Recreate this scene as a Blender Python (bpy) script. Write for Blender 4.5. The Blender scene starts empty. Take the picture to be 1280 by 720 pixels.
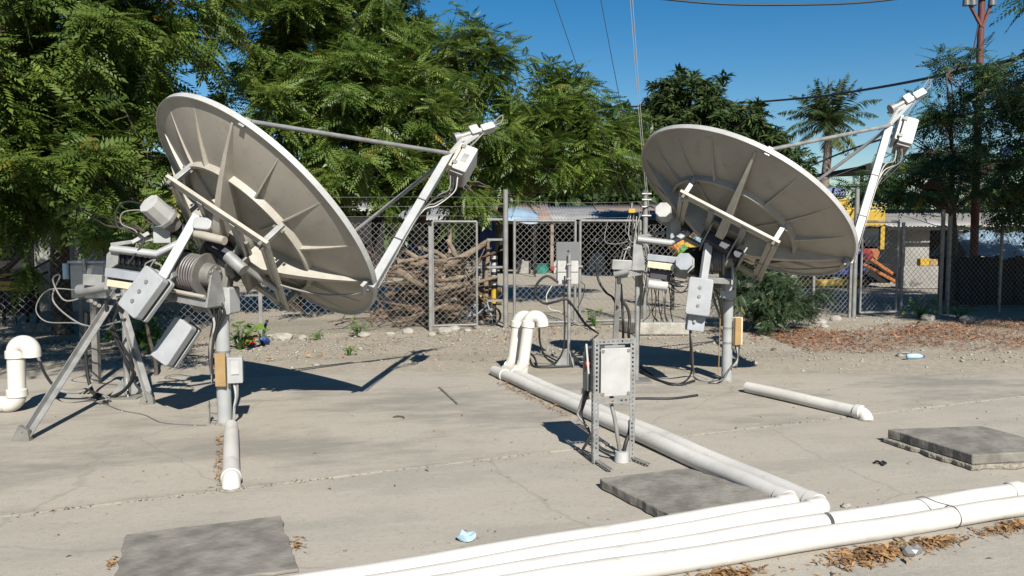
import bpy, bmesh, math, random
import numpy as np
from mathutils import Vector, Matrix
random.seed(7); rng = np.random.default_rng(11)
S = bpy.context.scene
COL = S.collection

# ---------------------------------------------------------------- camera, sky, sun, exposure
CAM_H = 1.6; FPX = 980.0; PITCH = math.atan(72 / FPX)
cam = bpy.data.cameras.new('camera'); cam.sensor_width = 36; cam.lens = 36 * FPX / 1280
cam.clip_start = 0.05; cam.clip_end = 2000
cam_o = bpy.data.objects.new('camera', cam); COL.objects.link(cam_o)
cam_o.location = (0, 0, CAM_H); cam_o.rotation_euler = (math.radians(90) - PITCH, 0, 0)
S.camera = cam_o
SUN_TRAVEL = Vector((-0.33, 1.22, -1.0)).normalized()      # the way the light goes
elev = math.asin(-SUN_TRAVEL.z); azim = math.atan2(-SUN_TRAVEL.x, -SUN_TRAVEL.y)
W = bpy.data.worlds.new('World'); S.world = W; W.use_nodes = True
nt = W.node_tree; bg = nt.nodes['Background']; sky = nt.nodes.new('ShaderNodeTexSky')
sky.sky_type = 'NISHITA'; sky.sun_disc = False; sky.sun_elevation = elev; sky.sun_rotation = azim
sky.air_density = 1.0; sky.dust_density = 0.25; sky.ozone_density = 2.0; sky.altitude = 0
bg.inputs['Strength'].default_value = 0.054
hs = nt.nodes.new('ShaderNodeHueSaturation'); hs.inputs['Saturation'].default_value = 1.49
nt.links.new(sky.outputs[0], hs.inputs['Color']); nt.links.new(hs.outputs[0], bg.inputs[0])
sl = bpy.data.lights.new('sun', 'SUN'); sl.energy = 5.0; sl.angle = math.radians(0.53); sl.color = (1.0, 0.955, 0.88)
so = bpy.data.objects.new('sun', sl); COL.objects.link(so)
so.rotation_euler = SUN_TRAVEL.to_track_quat('-Z', 'Y').to_euler(); so.location = (3, -10, 12)
S.view_settings.view_transform = 'Standard'; S.view_settings.look = 'None'
S.view_settings.exposure = 0.79; S.view_settings.gamma = 1.0

# ---------------------------------------------------------------- survey helpers: photo pixel -> place
cp, sp = math.cos(PITCH), math.sin(PITCH)
def ray(px, py):
    x = (px - 640) / FPX; y = (360 - py) / FPX
    d = Vector((x, cp + y * sp, -sp + y * cp)); return d / d.y
def at(px, py, dist):
    return Vector((0, 0, CAM_H)) + ray(px, py) * dist
def gz(px, py, z=0.0):
    r = ray(px, py); return Vector((0, 0, CAM_H)) + r * ((z - CAM_H) / r.z)
def V(*a): return Vector(a)

# ---------------------------------------------------------------- materials
MATS = {}
def material(name, col, rough=0.6, metal=0.0, var=0.25, scale=6.0, bump=0.0, bscale=40.0, col2=None, stain=0.0, spec=0.5, trans=0.0, rot=None):
    if name in MATS: return MATS[name]
    col = tuple(c * 0.72 for c in col); col2 = tuple(c * 0.72 for c in col2) if col2 else None
    m = bpy.data.materials.new(name); m.use_nodes = True; t = m.node_tree; N = t.nodes; L = t.links
    b = N['Principled BSDF']; b.inputs['Roughness'].default_value = rough; b.inputs['Metallic'].default_value = metal
    b.inputs['Specular IOR Level'].default_value = spec
    tc = N.new('ShaderNodeTexCoord')
    n1 = N.new('ShaderNodeTexNoise'); n1.inputs['Scale'].default_value = scale; n1.inputs['Detail'].default_value = 6
    L.new(tc.outputs['Object'], n1.inputs['Vector'])
    r1 = N.new('ShaderNodeValToRGB'); L.new(n1.outputs['Fac'], r1.inputs['Fac'])
    c2 = col2 or tuple(c * (1 - var) for c in col)
    r1.color_ramp.elements[0].position = 0.35; r1.color_ramp.elements[1].position = 0.65
    r1.color_ramp.elements[0].color = (*c2, 1); r1.color_ramp.elements[1].color = (*col, 1)
    out = r1.outputs['Color']
    if stain > 0:
        n2 = N.new('ShaderNodeTexNoise'); n2.inputs['Scale'].default_value = scale * 3.1; n2.inputs['Detail'].default_value = 8; n2.inputs['Roughness'].default_value = 0.7
        L.new(tc.outputs['Object'], n2.inputs['Vector'])
        r2 = N.new('ShaderNodeValToRGB'); L.new(n2.outputs['Fac'], r2.inputs['Fac'])
        r2.color_ramp.elements[0].position = 0.55; r2.color_ramp.elements[1].position = 0.72
        r2.color_ramp.elements[0].color = (0, 0, 0, 1); r2.color_ramp.elements[1].color = (stain, stain, stain, 1)
        mx = N.new('ShaderNodeMixRGB'); L.new(r2.outputs['Color'], mx.inputs['Fac']); L.new(out, mx.inputs[1])
        mx.inputs[2].default_value = (0.16, 0.12, 0.08, 1); out = mx.outputs['Color']
    L.new(out, b.inputs['Base Color'])
    if bump > 0:
        n3 = N.new('ShaderNodeTexNoise'); n3.inputs['Scale'].default_value = bscale; n3.inputs['Detail'].default_value = 5
        L.new(tc.outputs['Object'], n3.inputs['Vector'])
        bp = N.new('ShaderNodeBump'); bp.inputs['Strength'].default_value = bump; bp.inputs['Distance'].default_value = 0.02
        L.new(n3.outputs['Fac'], bp.inputs['Height']); L.new(bp.outputs['Normal'], b.inputs['Normal'])
    MATS[name] = m; return m
def leaf_material(name, ca, cb, trans=0.36, rough=0.42):
    m = bpy.data.materials.new(name); m.use_nodes = True; t = m.node_tree; N = t.nodes; L = t.links
    b = N['Principled BSDF']; b.inputs['Roughness'].default_value = rough; b.inputs['Specular IOR Level'].default_value = 0.35
    a = N.new('ShaderNodeAttribute'); a.attribute_name = 'tint'
    r = N.new('ShaderNodeValToRGB'); L.new(a.outputs['Fac'], r.inputs['Fac'])
    r.color_ramp.elements[0].color = (*ca, 1); r.color_ramp.elements[1].color = (*cb, 1); r.color_ramp.elements[1].position = 0.93
    e = r.color_ramp.elements.new(1.0); e.color = (0.22, 0.17, 0.03, 1)
    L.new(r.outputs['Color'], b.inputs['Base Color'])
    if trans:
        tr = N.new('ShaderNodeBsdfTranslucent'); L.new(r.outputs['Color'], tr.inputs['Color'])
        mx = N.new('ShaderNodeMixShader'); mx.inputs['Fac'].default_value = trans
        L.new(b.outputs[0], mx.inputs[1]); L.new(tr.outputs[0], mx.inputs[2]); L.new(mx.outputs[0], N['Material Output'].inputs['Surface'])
    MATS[name] = m; return m
M = dict(
    dish=material('aged_dish_paint', (0.42, 0.385, 0.33), 0.5, var=0.2, scale=2.5, stain=0.42),
    dish_rib=material('rib_paint', (0.46, 0.425, 0.36), 0.5, var=0.2, scale=6, stain=0.4),
    frame=material('frame_paint', (0.50, 0.47, 0.40), 0.5, var=0.18, scale=6, stain=0.35),
    galv=material('galvanised_steel', (0.41, 0.41, 0.395), 0.5, 0.35, var=0.3, scale=9, stain=0.35),
    galv_dark=material('weathered_steel', (0.30, 0.29, 0.26), 0.6, 0.3, var=0.35, scale=9, stain=0.5),
    bluegrey=material('blue_grey_paint', (0.38, 0.405, 0.44), 0.5, var=0.2, scale=8, stain=0.2),
    cast=material('cast_grey_enamel', (0.42, 0.435, 0.445), 0.5, var=0.16, scale=7, stain=0.3),
    greypaint=material('grey_machine_paint', (0.44, 0.45, 0.445), 0.5, var=0.15, scale=7, stain=0.3),
    cream=material('cream_enamel', (0.72, 0.64, 0.46), 0.5, var=0.12, scale=8, stain=0.15),
    white=material('white_enamel', (0.53, 0.525, 0.50), 0.5, var=0.16, scale=8, stain=0.25),
    pvc=material('white_pvc', (0.76, 0.73, 0.665), 0.48, var=0.15, scale=2.2, stain=0.28, bump=0.04, bscale=25),
    pvcgrey=material('aged_grey_pvc', (0.73, 0.705, 0.65), 0.5, var=0.15, scale=2.2, stain=0.3, bump=0.04, bscale=25),
    rubber=material('black_cable_rubber', (0.025, 0.025, 0.027), 0.6, var=0.3),
    cablegrey=material('grey_cable', (0.28, 0.27, 0.25), 0.6, var=0.3),
    cablewhite=material('pale_cable', (0.62, 0.60, 0.55), 0.6, var=0.3),
    black=material('black_plastic', (0.018, 0.018, 0.02), 0.5, var=0.3),
    red=material('red_plastic', (0.36, 0.04, 0.035), 0.4, var=0.2),
    brownpanel=material('brown_board', (0.42, 0.27, 0.11), 0.7, var=0.2, scale=9),
    darkgrey=material('dark_grey_sheet', (0.13, 0.135, 0.14), 0.5, var=0.2),
    copper=material('drum_winding', (0.33, 0.30, 0.29), 0.45, 0.3, var=0.35, scale=14),
    drumdark=material('drum_dark', (0.05, 0.05, 0.065), 0.6, var=0.3),
    slab=material('slab_concrete', (0.30, 0.28, 0.243), 0.95, var=0.42, scale=7, bump=0.4, bscale=22, stain=0.45, spec=0.2),
    roughconc=material('rough_concrete', (0.40, 0.36, 0.29), 0.95, var=0.4, scale=18, bump=1.0, bscale=50, stain=0.3),
    stone=material('pale_stone', (0.46, 0.43, 0.37), 0.95, var=0.35, scale=7, bump=0.8, bscale=20),
    bark=material('tree_bark', (0.13, 0.10, 0.075), 0.95, var=0.45, scale=9, bump=0.9, bscale=22),
    palmbark=material('palm_bark', (0.26, 0.22, 0.18), 0.95, var=0.4, scale=9, bump=0.9, bscale=22),
    wood=material('cut_wood_bark', (0.17, 0.11, 0.068), 0.95, var=0.45, scale=7, bump=0.8, bscale=24),
    wood2=material('bleached_wood', (0.28, 0.21, 0.145), 0.95, var=0.4, scale=7, bump=0.8, bscale=24),
    woodend=material('sawn_wood_end', (0.55, 0.42, 0.27), 0.9, var=0.3, scale=14),
    rust=material('rusted_roof', (0.36, 0.27, 0.22), 0.85, var=0.4, scale=1.5, stain=0.5),
    roofgrey=material('grey_roof_sheet', (0.42, 0.41, 0.39), 0.6, 0.2, var=0.3, scale=1.5, stain=0.4),
    sheet=material('old_zinc_sheet', (0.33, 0.34, 0.32), 0.7, 0.2, var=0.3, scale=2, stain=0.5),
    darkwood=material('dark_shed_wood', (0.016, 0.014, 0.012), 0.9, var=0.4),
    blue=material('blue_plastic', (0.012, 0.04, 0.19), 0.5, var=0.2),
    bluetarp=material('pale_blue_tarp', (0.28, 0.40, 0.52), 0.6, var=0.2, scale=3),
    yellow=material('yellow_paint', (0.56, 0.36, 0.03), 0.5, var=0.15, scale=4, stain=0.2),
    orange=material('orange_paint', (0.46, 0.15, 0.035), 0.5, var=0.2, scale=4, stain=0.3),
    orangecloth=material('orange_cloth', (0.75, 0.30, 0.03), 0.8, var=0.3, scale=8),
    redcloth=material('red_cloth', (0.55, 0.05, 0.03), 0.8, var=0.3, scale=8),
    greencloth=material('green_cloth', (0.10, 0.33, 0.06), 0.8, var=0.3, scale=8),
    teal=material('teal_plastic', (0.03, 0.26, 0.22), 0.5, var=0.2),
    polered=material('red_oxide_pole_paint', (0.17, 0.050, 0.040), 0.7, var=0.35, scale=5, stain=0.4),
    glass=material('dark_window_glass', (0.02, 0.025, 0.03), 0.1, var=0.2),
    tyre=material('tyre_rubber', (0.02, 0.02, 0.02), 0.8, var=0.3),
    fencegalv=material('weathered_fence_tube', (0.30, 0.30, 0.285), 0.6, 0.2, var=0.3, scale=5, stain=0.4),
    wire=material('galvanised_wire', (0.37, 0.36, 0.335), 0.5, 0.3, var=0.25, scale=3),
    leafdry=material('dry_leaf', (0.38, 0.20, 0.115), 0.8, col2=(0.17, 0.095, 0.06), scale=7),
    leafgold=material('golden_dry_leaf', (0.42, 0.255, 0.11), 0.8, col2=(0.19, 0.105, 0.05), scale=11),
    clearblue=material('clear_blue_plastic', (0.45, 0.62, 0.75), 0.2, var=0.1),
    plaster=material('grey_plaster', (0.38, 0.365, 0.335), 0.9, var=0.3, scale=1.2, stain=0.4, bump=0.2),
)
M['leafgold'] = leaf_material('golden_leaf_litter', (0.085, 0.045, 0.022), (0.36, 0.205, 0.085), 0.0, 0.85)
M['leafdry'] = leaf_material('red_brown_leaf_litter', (0.085, 0.045, 0.028), (0.34, 0.165, 0.085), 0.0, 0.85)
M['neem'] = leaf_material('neem_leaf', (0.032, 0.074, 0.014), (0.150, 0.208, 0.038))
M['neem_deep'] = leaf_material('neem_leaf_deep', (0.030, 0.068, 0.013), (0.145, 0.198, 0.036))
M['mango'] = leaf_material('mango_leaf', (0.020, 0.044, 0.013), (0.066, 0.094, 0.027), 0.2)
M['flame'] = leaf_material('flame_tree_leaf', (0.028, 0.066, 0.026), (0.082, 0.135, 0.048), 0.3)
M['bushleaf'] = leaf_material('bush_leaf', (0.022, 0.050, 0.022), (0.060, 0.090, 0.040), 0.2)
M['weed'] = leaf_material('weed_leaf', (0.05, 0.12, 0.02), (0.14, 0.22, 0.04), 0.3)
M['palm'] = leaf_material('palm_leaflet', (0.026, 0.052, 0.020), (0.10, 0.115, 0.032), 0.25)

# ---------------------------------------------------------------- object helpers
def tag(o, label=None, cat=None, group=None, kind=None):
    if label: o['label'] = label
    if cat: o['category'] = cat
    if group: o['group'] = group
    if kind: o['kind'] = kind
    return o
def empty(name, loc, label, cat, group=None):
    o = bpy.data.objects.new(name, None); COL.objects.link(o); o.location = loc; o.empty_display_size = 0.1
    return tag(o, label, cat, group)
def world_loc(o):
    l = Vector(o.location)
    while o.parent is not None: o = o.parent; l += Vector(o.location)
    return l
def frame_of(z, x=None):
    z = Vector(z).normalized()
    ref = Vector(x) if x is not None else (Vector((0, 0, 1)) if abs(z.z) < 0.9 else Vector((1, 0, 0)))
    xx = (ref - z * ref.dot(z)).normalized(); yy = z.cross(xx); return xx, yy, z
class MB:
    def __init__(s): s.v = []; s.f = []; s.smooth = []
    def add(s, vs, fs, smooth=False):
        k = len(s.v); s.v += [Vector(p) for p in vs]; s.f += [tuple(i + k for i in f) for f in fs]; s.smooth += [smooth] * len(fs); return s
    def obox(s, c, x, y, dims):
        x = Vector(x).normalized(); y = Vector(y); y = (y - x * y.dot(x)).normalized(); z = x.cross(y); c = Vector(c)
        a, b, d = [q / 2 for q in dims]
        vs = [c + x * (sx * a) + y * (sy * b) + z * (sz * d) for sx in (-1, 1) for sy in (-1, 1) for sz in (-1, 1)]
        return s.add(vs, [(0, 1, 3, 2), (4, 6, 7, 5), (0, 4, 5, 1), (2, 3, 7, 6), (0, 2, 6, 4), (1, 5, 7, 3)])
    def box(s, lo, hi):
        lo = Vector(lo); hi = Vector(hi); return s.obox((lo + hi) / 2, (1, 0, 0), (0, 1, 0), hi - lo)
    def bar(s, p0, p1, w, h=None, up=None):
        p0 = Vector(p0); p1 = Vector(p1); d = p1 - p0
        xx, yy, zz = frame_of(d, up); return s.obox((p0 + p1) / 2, zz, xx, (d.length, h or w, w))
    def cyl(s, p0, p1, r0, r1=None, n=20, caps=True, phase=0.0):
        p0 = Vector(p0); p1 = Vector(p1); r1 = r0 if r1 is None else r1; xx, yy, zz = frame_of(p1 - p0)
        vs = []
        for p, r in ((p0, r0), (p1, r1)):
            for i in range(n):
                a = 2 * math.pi * i / n + phase; vs.append(p + xx * (math.cos(a) * r) + yy * (math.sin(a) * r))
        s.add(vs, [(i, (i + 1) % n, n + (i + 1) % n, n + i) for i in range(n)], n > 8)
        if caps:
            s.add(vs[:n], [tuple(range(n))[::-1]]); s.add(vs[n:], [tuple(range(n))])
        return s
    def tube(s, pts, r, n=8, caps=True):
        pts = [Vector(p) for p in pts]; R = r if isinstance(r, (list, tuple)) else [r] * len(pts)
        vs = []; ref = None
        for i, p in enumerate(pts):
            d = (pts[min(i + 1, len(pts) - 1)] - pts[max(i - 1, 0)])
            if d.length < 1e-9: d = Vector((0, 0, 1))
            xx, yy, zz = frame_of(d, ref); 
            if ref is None: ref = xx
            else: ref = xx
            for k in range(n):
                a = 2 * math.pi * k / n; vs.append(p + xx * (math.cos(a) * R[i]) + yy * (math.sin(a) * R[i]))
        m = len(pts)
        s.add(vs, [(i * n + k, i * n + (k + 1) % n, (i + 1) * n + (k + 1) % n, (i + 1) * n + k) for i in range(m - 1) for k in range(n)], True)
        if caps: s.add(vs[:n], [tuple(range(n))[::-1]]); s.add(vs[-n:], [tuple(range(n))])
        return s
    def prism(s, poly, normal_vec):
        poly = [Vector(p) for p in poly]; nv = Vector(normal_vec); n = len(poly)
        s.add(poly + [p + nv for p in poly], [tuple(range(n))[::-1], tuple(range(n, 2 * n))] + [(i, (i + 1) % n, n + (i + 1) % n, n + i) for i in range(n)]); return s
    def rbox(s, c, x, y, dims, rad, n=4):        # box with rounded corners in its x-y plane
        x = Vector(x).normalized(); y = Vector(y); y = (y - x * y.dot(x)).normalized(); z = x.cross(y); c = Vector(c)
        a, b, d = [q / 2 for q in dims]; poly = []
        for (sx, sy, a0) in ((1, 1, 0), (-1, 1, 90), (-1, -1, 180), (1, -1, 270)):
            for k in range(n + 1):
                t = math.radians(a0 + 90 * k / n); poly.append(c + x * (sx * (a - rad) + rad * math.cos(t)) + y * (sy * (b - rad) + rad * math.sin(t)) - z * d)
        return s.prism(poly, z * (2 * d))
    def build(s, name, mat, parent=None, bevel=0.0, seg=2, smooth=None):
        me = bpy.data.meshes.new(name)
        lo = Vector((min(p.x for p in s.v), min(p.y for p in s.v), min(p.z for p in s.v))); hi = Vector((max(p.x for p in s.v), max(p.y for p in s.v), max(p.z for p in s.v)))
        c = (lo + hi) / 2
        if parent is None: c.z = lo.z
        me.from_pydata([tuple(p - c) for p in s.v], [], s.f)
        if smooth is None: me.polygons.foreach_set('use_smooth', s.smooth)
        else: me.polygons.foreach_set('use_smooth', [smooth] * len(s.f))
        me.materials.append(MATS_OR(mat)); me.update()
        o = bpy.data.objects.new(name, me); COL.objects.link(o)
        o.location = c if parent is None else c - world_loc(parent)
        if parent is not None: o.parent = parent
        if bevel:
            b = o.modifiers.new('bevel', 'BEVEL'); b.width = bevel; b.segments = seg; b.limit_method = 'ANGLE'; b.angle_limit = math.radians(40)
        return o
def MATS_OR(m): return M[m] if isinstance(m, str) else m
def spline(pts, k=6):
    P = [Vector(p) for p in pts]; P = [P[0] * 2 - P[1]] + P + [P[-1] * 2 - P[-2]]; out = []
    for i in range(1, len(P) - 2):
        for j in range(k):
            t = j / k; a, b, c, d = P[i - 1:i + 3]
            out.append(0.5 * ((2 * b) + (c - a) * t + (2 * a - 5 * b + 4 * c - d) * t * t + (3 * b - a - 3 * c + d) * t ** 3))
    out.append(P[-2]); return out
def cable(pts, r, mat, parent=None, name='cable', k=6, n=6, label=None, cat='cable', group=None):
    o = MB().tube(spline(pts, k), r, n).build(name, mat, parent)
    if parent is None: tag(o, label, cat, group)
    return o
def mesh_np(name, verts, faces_quads, mat, parent=None, tint=None, smooth=False):
    """big meshes: verts (n,3), quads (m,4)"""
    c = (verts.min(0) + verts.max(0)) / 2
    if parent is None: c[2] = verts[:, 2].min()
    me = bpy.data.meshes.new(name); n = len(verts); m = len(faces_quads); q = faces_quads.shape[1]
    me.vertices.add(n); me.vertices.foreach_set('co', (verts - c).astype(np.float32).ravel())
    me.loops.add(m * q); me.loops.foreach_set('vertex_index', faces_quads.astype(np.int32).ravel())
    me.polygons.add(m); me.polygons.foreach_set('loop_start', np.arange(0, m * q, q, dtype=np.int32))
    if smooth: me.polygons.foreach_set('use_smooth', np.ones(m, dtype=bool))
    me.update(calc_edges=True)
    if tint is not None:
        a = me.attributes.new('tint', 'FLOAT', 'POINT'); a.data.foreach_set('value', tint.astype(np.float32))
    me.materials.append(MATS_OR(mat))
    o = bpy.data.objects.new(name, me); COL.objects.link(o)
    o.location = Vector(c) if parent is None else Vector(c) - world_loc(parent)
    if parent is not None: o.parent = parent
    return o
# value noise for shapes
def vnoise(x, y, seed=0):
    xi = np.floor(x).astype(int); yi = np.floor(y).astype(int); xf = x - xi; yf = y - yi
    def h(a, b): 
        n = (a * 374761393 + b * 668265263 + seed * 974711) & 0x7fffffff; n = ((n ^ (n >> 13)) * 1274126177) & 0x7fffffff
        return (n & 0xffff) / 65535.0
    u = xf * xf * (3 - 2 * xf); v = yf * yf * (3 - 2 * yf)
    return (h(xi, yi) * (1 - u) + h(xi + 1, yi) * u) * (1 - v) + (h(xi, yi + 1) * (1 - u) + h(xi + 1, yi + 1) * u) * v
def fbm(x, y, seed=0, o=4):
    s = 0; a = 0.5
    for i in range(o): s = s + a * vnoise(x * 2 ** i, y * 2 ** i, seed + i); a *= 0.5
    return s

# ---------------------------------------------------------------- ground
def ground_material(name, base, dark, pebble, crack=False, patch=0.5, bump=0.35, dusty=False):
    m = bpy.data.materials.new(name); m.use_nodes = True; t = m.node_tree; N = t.nodes; L = t.links
    base = tuple(c * k for c, k in zip(base, (.735, .728, .71))); dark = tuple(c * k for c, k in zip(dark, (.75, .74, .72)))
    b = N['Principled BSDF']; b.inputs['Roughness'].default_value = 0.95; b.inputs['Specular IOR Level'].default_value = 0.2
    tc = N.new('ShaderNodeTexCoord'); mp = N.new('ShaderNodeMapping'); L.new(tc.outputs['Object'], mp.inputs['Vector'])
    mp.inputs['Rotation'].default_value = (0, 0, math.radians(-12))
    def noise(sc, det=6, rough=0.6, stretch=None):
        n = N.new('ShaderNodeTexNoise'); n.inputs['Scale'].default_value = sc; n.inputs['Detail'].default_value = det; n.inputs['Roughness'].default_value = rough
        if stretch:
            k = N.new('ShaderNodeMapping'); k.inputs['Scale'].default_value = stretch; L.new(mp.outputs[0], k.inputs['Vector']); L.new(k.outputs[0], n.inputs['Vector'])
        else: L.new(mp.outputs[0], n.inputs['Vector'])
        return n.outputs['Fac']
    def ramp(f, p0, p1, c0, c1):
        r = N.new('ShaderNodeValToRGB'); L.new(f, r.inputs['Fac']); e = r.color_ramp.elements
        e[0].position = p0; e[1].position = p1; e[0].color = c0 if len(c0) == 4 else (*c0, 1); e[1].color = c1 if len(c1) == 4 else (*c1, 1); return r.outputs['Color']
    def mix(f, a, c, mode='MIX'):
        x = N.new('ShaderNodeMixRGB'); x.blend_type = mode
        if isinstance(f, float): x.inputs['Fac'].default_value = f
        else: L.new(f, x.inputs['Fac'])
        for i, q in ((1, a), (2, c)):
            if isinstance(q, tuple): x.inputs[i].default_value = (*q, 1)
            else: L.new(q, x.inputs[i])
        return x.outputs['Color']
    bw = lambda f, a, b_, hi=1.0: ramp(f, a, b_, (0, 0, 0), (hi, hi, hi))
    col = ramp(noise(0.45, 8, 0.65), 0.35, 0.65, tuple(c * 0.90 for c in base), base)
    col = mix(bw(noise(0.55, 9, 0.66, (1, 2.4, 1)), 0.47, 0.60, patch), col, dark)                    # worn grey areas
    col = mix(bw(noise(3.2, 9, 0.7, (1, 3.5, 1)), 0.55, 0.70, 0.45), col, tuple(c * 1.12 for c in base))   # dusty drifts
    col = mix(bw(noise(26, 6, 0.75), 0.52, 0.74, 0.5), col, tuple(c * 0.55 for c in base))             # grit
    col = mix(bw(noise(110, 3, 0.7), 0.58, 0.70, 0.55), col, tuple(c * 0.45 for c in base))
    if crack:
        vo = N.new('ShaderNodeTexVoronoi'); vo.feature = 'DISTANCE_TO_EDGE'; vo.inputs['Scale'].default_value = 0.34
        nz = N.new('ShaderNodeTexNoise'); nz.inputs['Scale'].default_value = 2.2; nz.inputs['Detail'].default_value = 5; L.new(mp.outputs[0], nz.inputs['Vector'])
        ad = N.new('ShaderNodeMixRGB'); ad.inputs['Fac'].default_value = 0.22; L.new(mp.outputs[0], ad.inputs[1]); L.new(nz.outputs['Color'], ad.inputs[2]); L.new(ad.outputs[0], vo.inputs['Vector'])
        f = ramp(vo.outputs['Distance'], 0.0, 0.0035, (0.32, 0.32, 0.32), (0, 0, 0)); col = mix(f, col, tuple(c * 0.45 for c in base))
    if dusty:                                                                  # soil carried over the pad's back edge
        ge = N.new('ShaderNodeNewGeometry'); sx = N.new('ShaderNodeSeparateXYZ'); L.new(ge.outputs['Position'], sx.inputs[0])
        mr = N.new('ShaderNodeMapRange'); mr.inputs['From Min'].default_value = 8.0; mr.inputs['From Max'].default_value = 9.9; L.new(sx.outputs['Y'], mr.inputs['Value'])
        nz = noise(2.6, 9, 0.72); ad = N.new('ShaderNodeMath'); ad.operation = 'ADD'; L.new(mr.outputs[0], ad.inputs[0]); L.new(nz, ad.inputs[1])
        col = mix(bw(ad.outputs[0], 0.75, 1.05, 0.95), col, mix(bw(noise(14, 8, 0.75), 0.4, 0.62), (0.23, 0.20, 0.155), (0.33, 0.29, 0.228)))
    L.new(col, b.inputs['Base Color'])
    n = N.new('ShaderNodeTexNoise'); n.inputs['Scale'].default_value = 45 if not pebble else 28; n.inputs['Detail'].default_value = 8; n.inputs['Roughness'].default_value = 0.7; L.new(mp.outputs[0], n.inputs['Vector'])
    bp = N.new('ShaderNodeBump'); bp.inputs['Strength'].default_value = bump; bp.inputs['Distance'].default_value = 0.03 if pebble else 0.012
    L.new(n.outputs['Fac'], bp.inputs['Height']); L.new(bp.outputs[0], b.inputs['Normal'])
    M[name] = m; return m
ground_material('yard_dirt', (0.45, 0.40, 0.32), (0.32, 0.285, 0.232), True, patch=0.6, bump=0.8)
ground_material('pad_concrete', (0.460, 0.422, 0.360), (0.33, 0.308, 0.27), False, crack=True, patch=0.6)
ground_material('pad_concrete_far', (0.452, 0.414, 0.352), (0.25, 0.235, 0.208), False, crack=True, patch=0.8, dusty=True)

XA = Vector((0.9253, 0.3793, 0)); YA = Vector((-0.3793, 0.9253, 0)); JO = Vector((0, 5.46, 0))    # the yard's own grid
# dirt ground to the horizon: finer near, gently uneven
gx = np.concatenate([[-400, -120, -50, -25], np.linspace(-16, 20, 121), [30, 60, 140, 400]]); gy = np.concatenate([[-400, -100, -30, -10], np.linspace(-4, 36, 131), [50, 90, 200, 700]])
X, Y = np.meshgrid(gx, gy)
Z = -0.016 + 0.03 * (fbm(X * 0.8 + 31, Y * 0.8 + 17, 3) - 0.45) * np.clip((Y - 9.8) / 1.5, 0, 1) * (np.abs(X) < 25) * (Y < 40)
gv = np.stack([X, Y, Z], 2).reshape(-1, 3); nx = len(gx); idx = np.arange((len(gy) - 1) * nx).reshape(-1, nx)[:, :-1].ravel()
g = mesh_np('ground', gv, np.stack([idx, idx + 1, idx + nx + 1, idx + nx], 1), 'yard_dirt', smooth=True); tag(g, 'pale dry dirt ground of the yard with grit and pebbles', 'ground', kind='structure')
def ragged(p0, p1, n, amp, seed, fine=9.0):
    p0 = Vector(p0); p1 = Vector(p1); d = (p1 - p0); nrm = Vector((-d.y, d.x, 0)).normalized(); out = []
    for i in range(n + 1):
        t = i / n; s = t * d.length
        o = (fbm(np.array([s * fine * 0.2]), np.array([seed * 3.7]), seed, 5)[0] - 0.45) * 2 * amp
        out.append(p0 + d * t + nrm * o)
    return out
J0 = JO - XA * 16; J1 = JO + XA * 18
back = ragged((-13, 10.3, 0), (-3.5, 9.5, 0), 90, 0.5, 5) + ragged((-3.5, 9.5, 0), (4.5, 9.6, 0), 90, 0.45, 6)[1:] + ragged((4.5, 9.6, 0), (18, 9.0, 0), 120, 0.5, 7)[1:]
jf = ragged(J0 + YA * 0.016, J1 + YA * 0.016, 500, 0.016, 8, 40)
jn = ragged(J0 - YA * 0.010, J1 - YA * 0.010, 500, 0.016, 9, 40)
jf = [p for p in jf if -13 < p.x < 18 and p.y < 8.4 + 0.1 * p.x]; 
b = MB(); b.prism([p + V(0, 0, -0.05) for p in (jf + back[::-1])], (0, 0, 0.05)); o = b.build('pavement', 'pad_concrete_far', smooth=False)
tag(o, 'pale concrete pad under the two dishes beyond the joint', 'pavement', kind='structure')
b = MB(); b.prism([p + V(0, 0, -0.05) for p in ([J0 - YA * 16, J1 - YA * 16] + jn[::-1])], (0, 0, 0.0485)); o = b.build('pavement', 'pad_concrete', smooth=False)
tag(o, 'near concrete pad of the yard in front of the joint', 'pavement', kind='structure')
# crumbled mortar ridge lying along the joint: small chips
def chips(name, centers, size, mat, seed, label, flat=0.6):
    r = np.random.default_rng(seed); n = len(centers)
    base = np.array([(1, 0, 0), (-1, 0, 0), (0, 1, 0), (0, -1, 0), (0, 0, 1), (0, 0, -1)], float)
    F = np.array([(0, 2, 4), (2, 1, 4), (1, 3, 4), (3, 0, 4), (2, 0, 5), (1, 2, 5), (3, 1, 5), (0, 3, 5)])
    a = r.uniform(0, 6.28, n); c, s = np.cos(a), np.sin(a); sc = size * r.lognormal(0, 0.5, n)
    jit = base[None] * r.uniform(0.6, 1.3, (n, 6, 1)) * sc[:, None, None]; jit[:, :, 2] *= flat
    v = np.stack([jit[:, :, 0] * c[:, None] - jit[:, :, 1] * s[:, None], jit[:, :, 0] * s[:, None] + jit[:, :, 1] * c[:, None], jit[:, :, 2]], 2)
    v += np.asarray(centers)[:, None, :]
    fa = (F[None] + 6 * np.arange(n)[:, None, None]).reshape(-1, 3)
    o = mesh_np(name, v.reshape(-1, 3), fa, mat); return tag(o, label, 'gravel', kind='stuff')
n = 800; tt = rng.uniform(-5, 8, n); oo = rng.normal(0, 0.03, n)
pts = np.array([(JO + XA * t + YA * o_) for t, o_ in zip(tt, oo)]); pts[:, 2] = 0.0
chips('mortar_crumbs', pts, 0.0045, 'roughconc', 3, 'pale mortar crumbs strewn along the joint between concrete pads')
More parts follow.
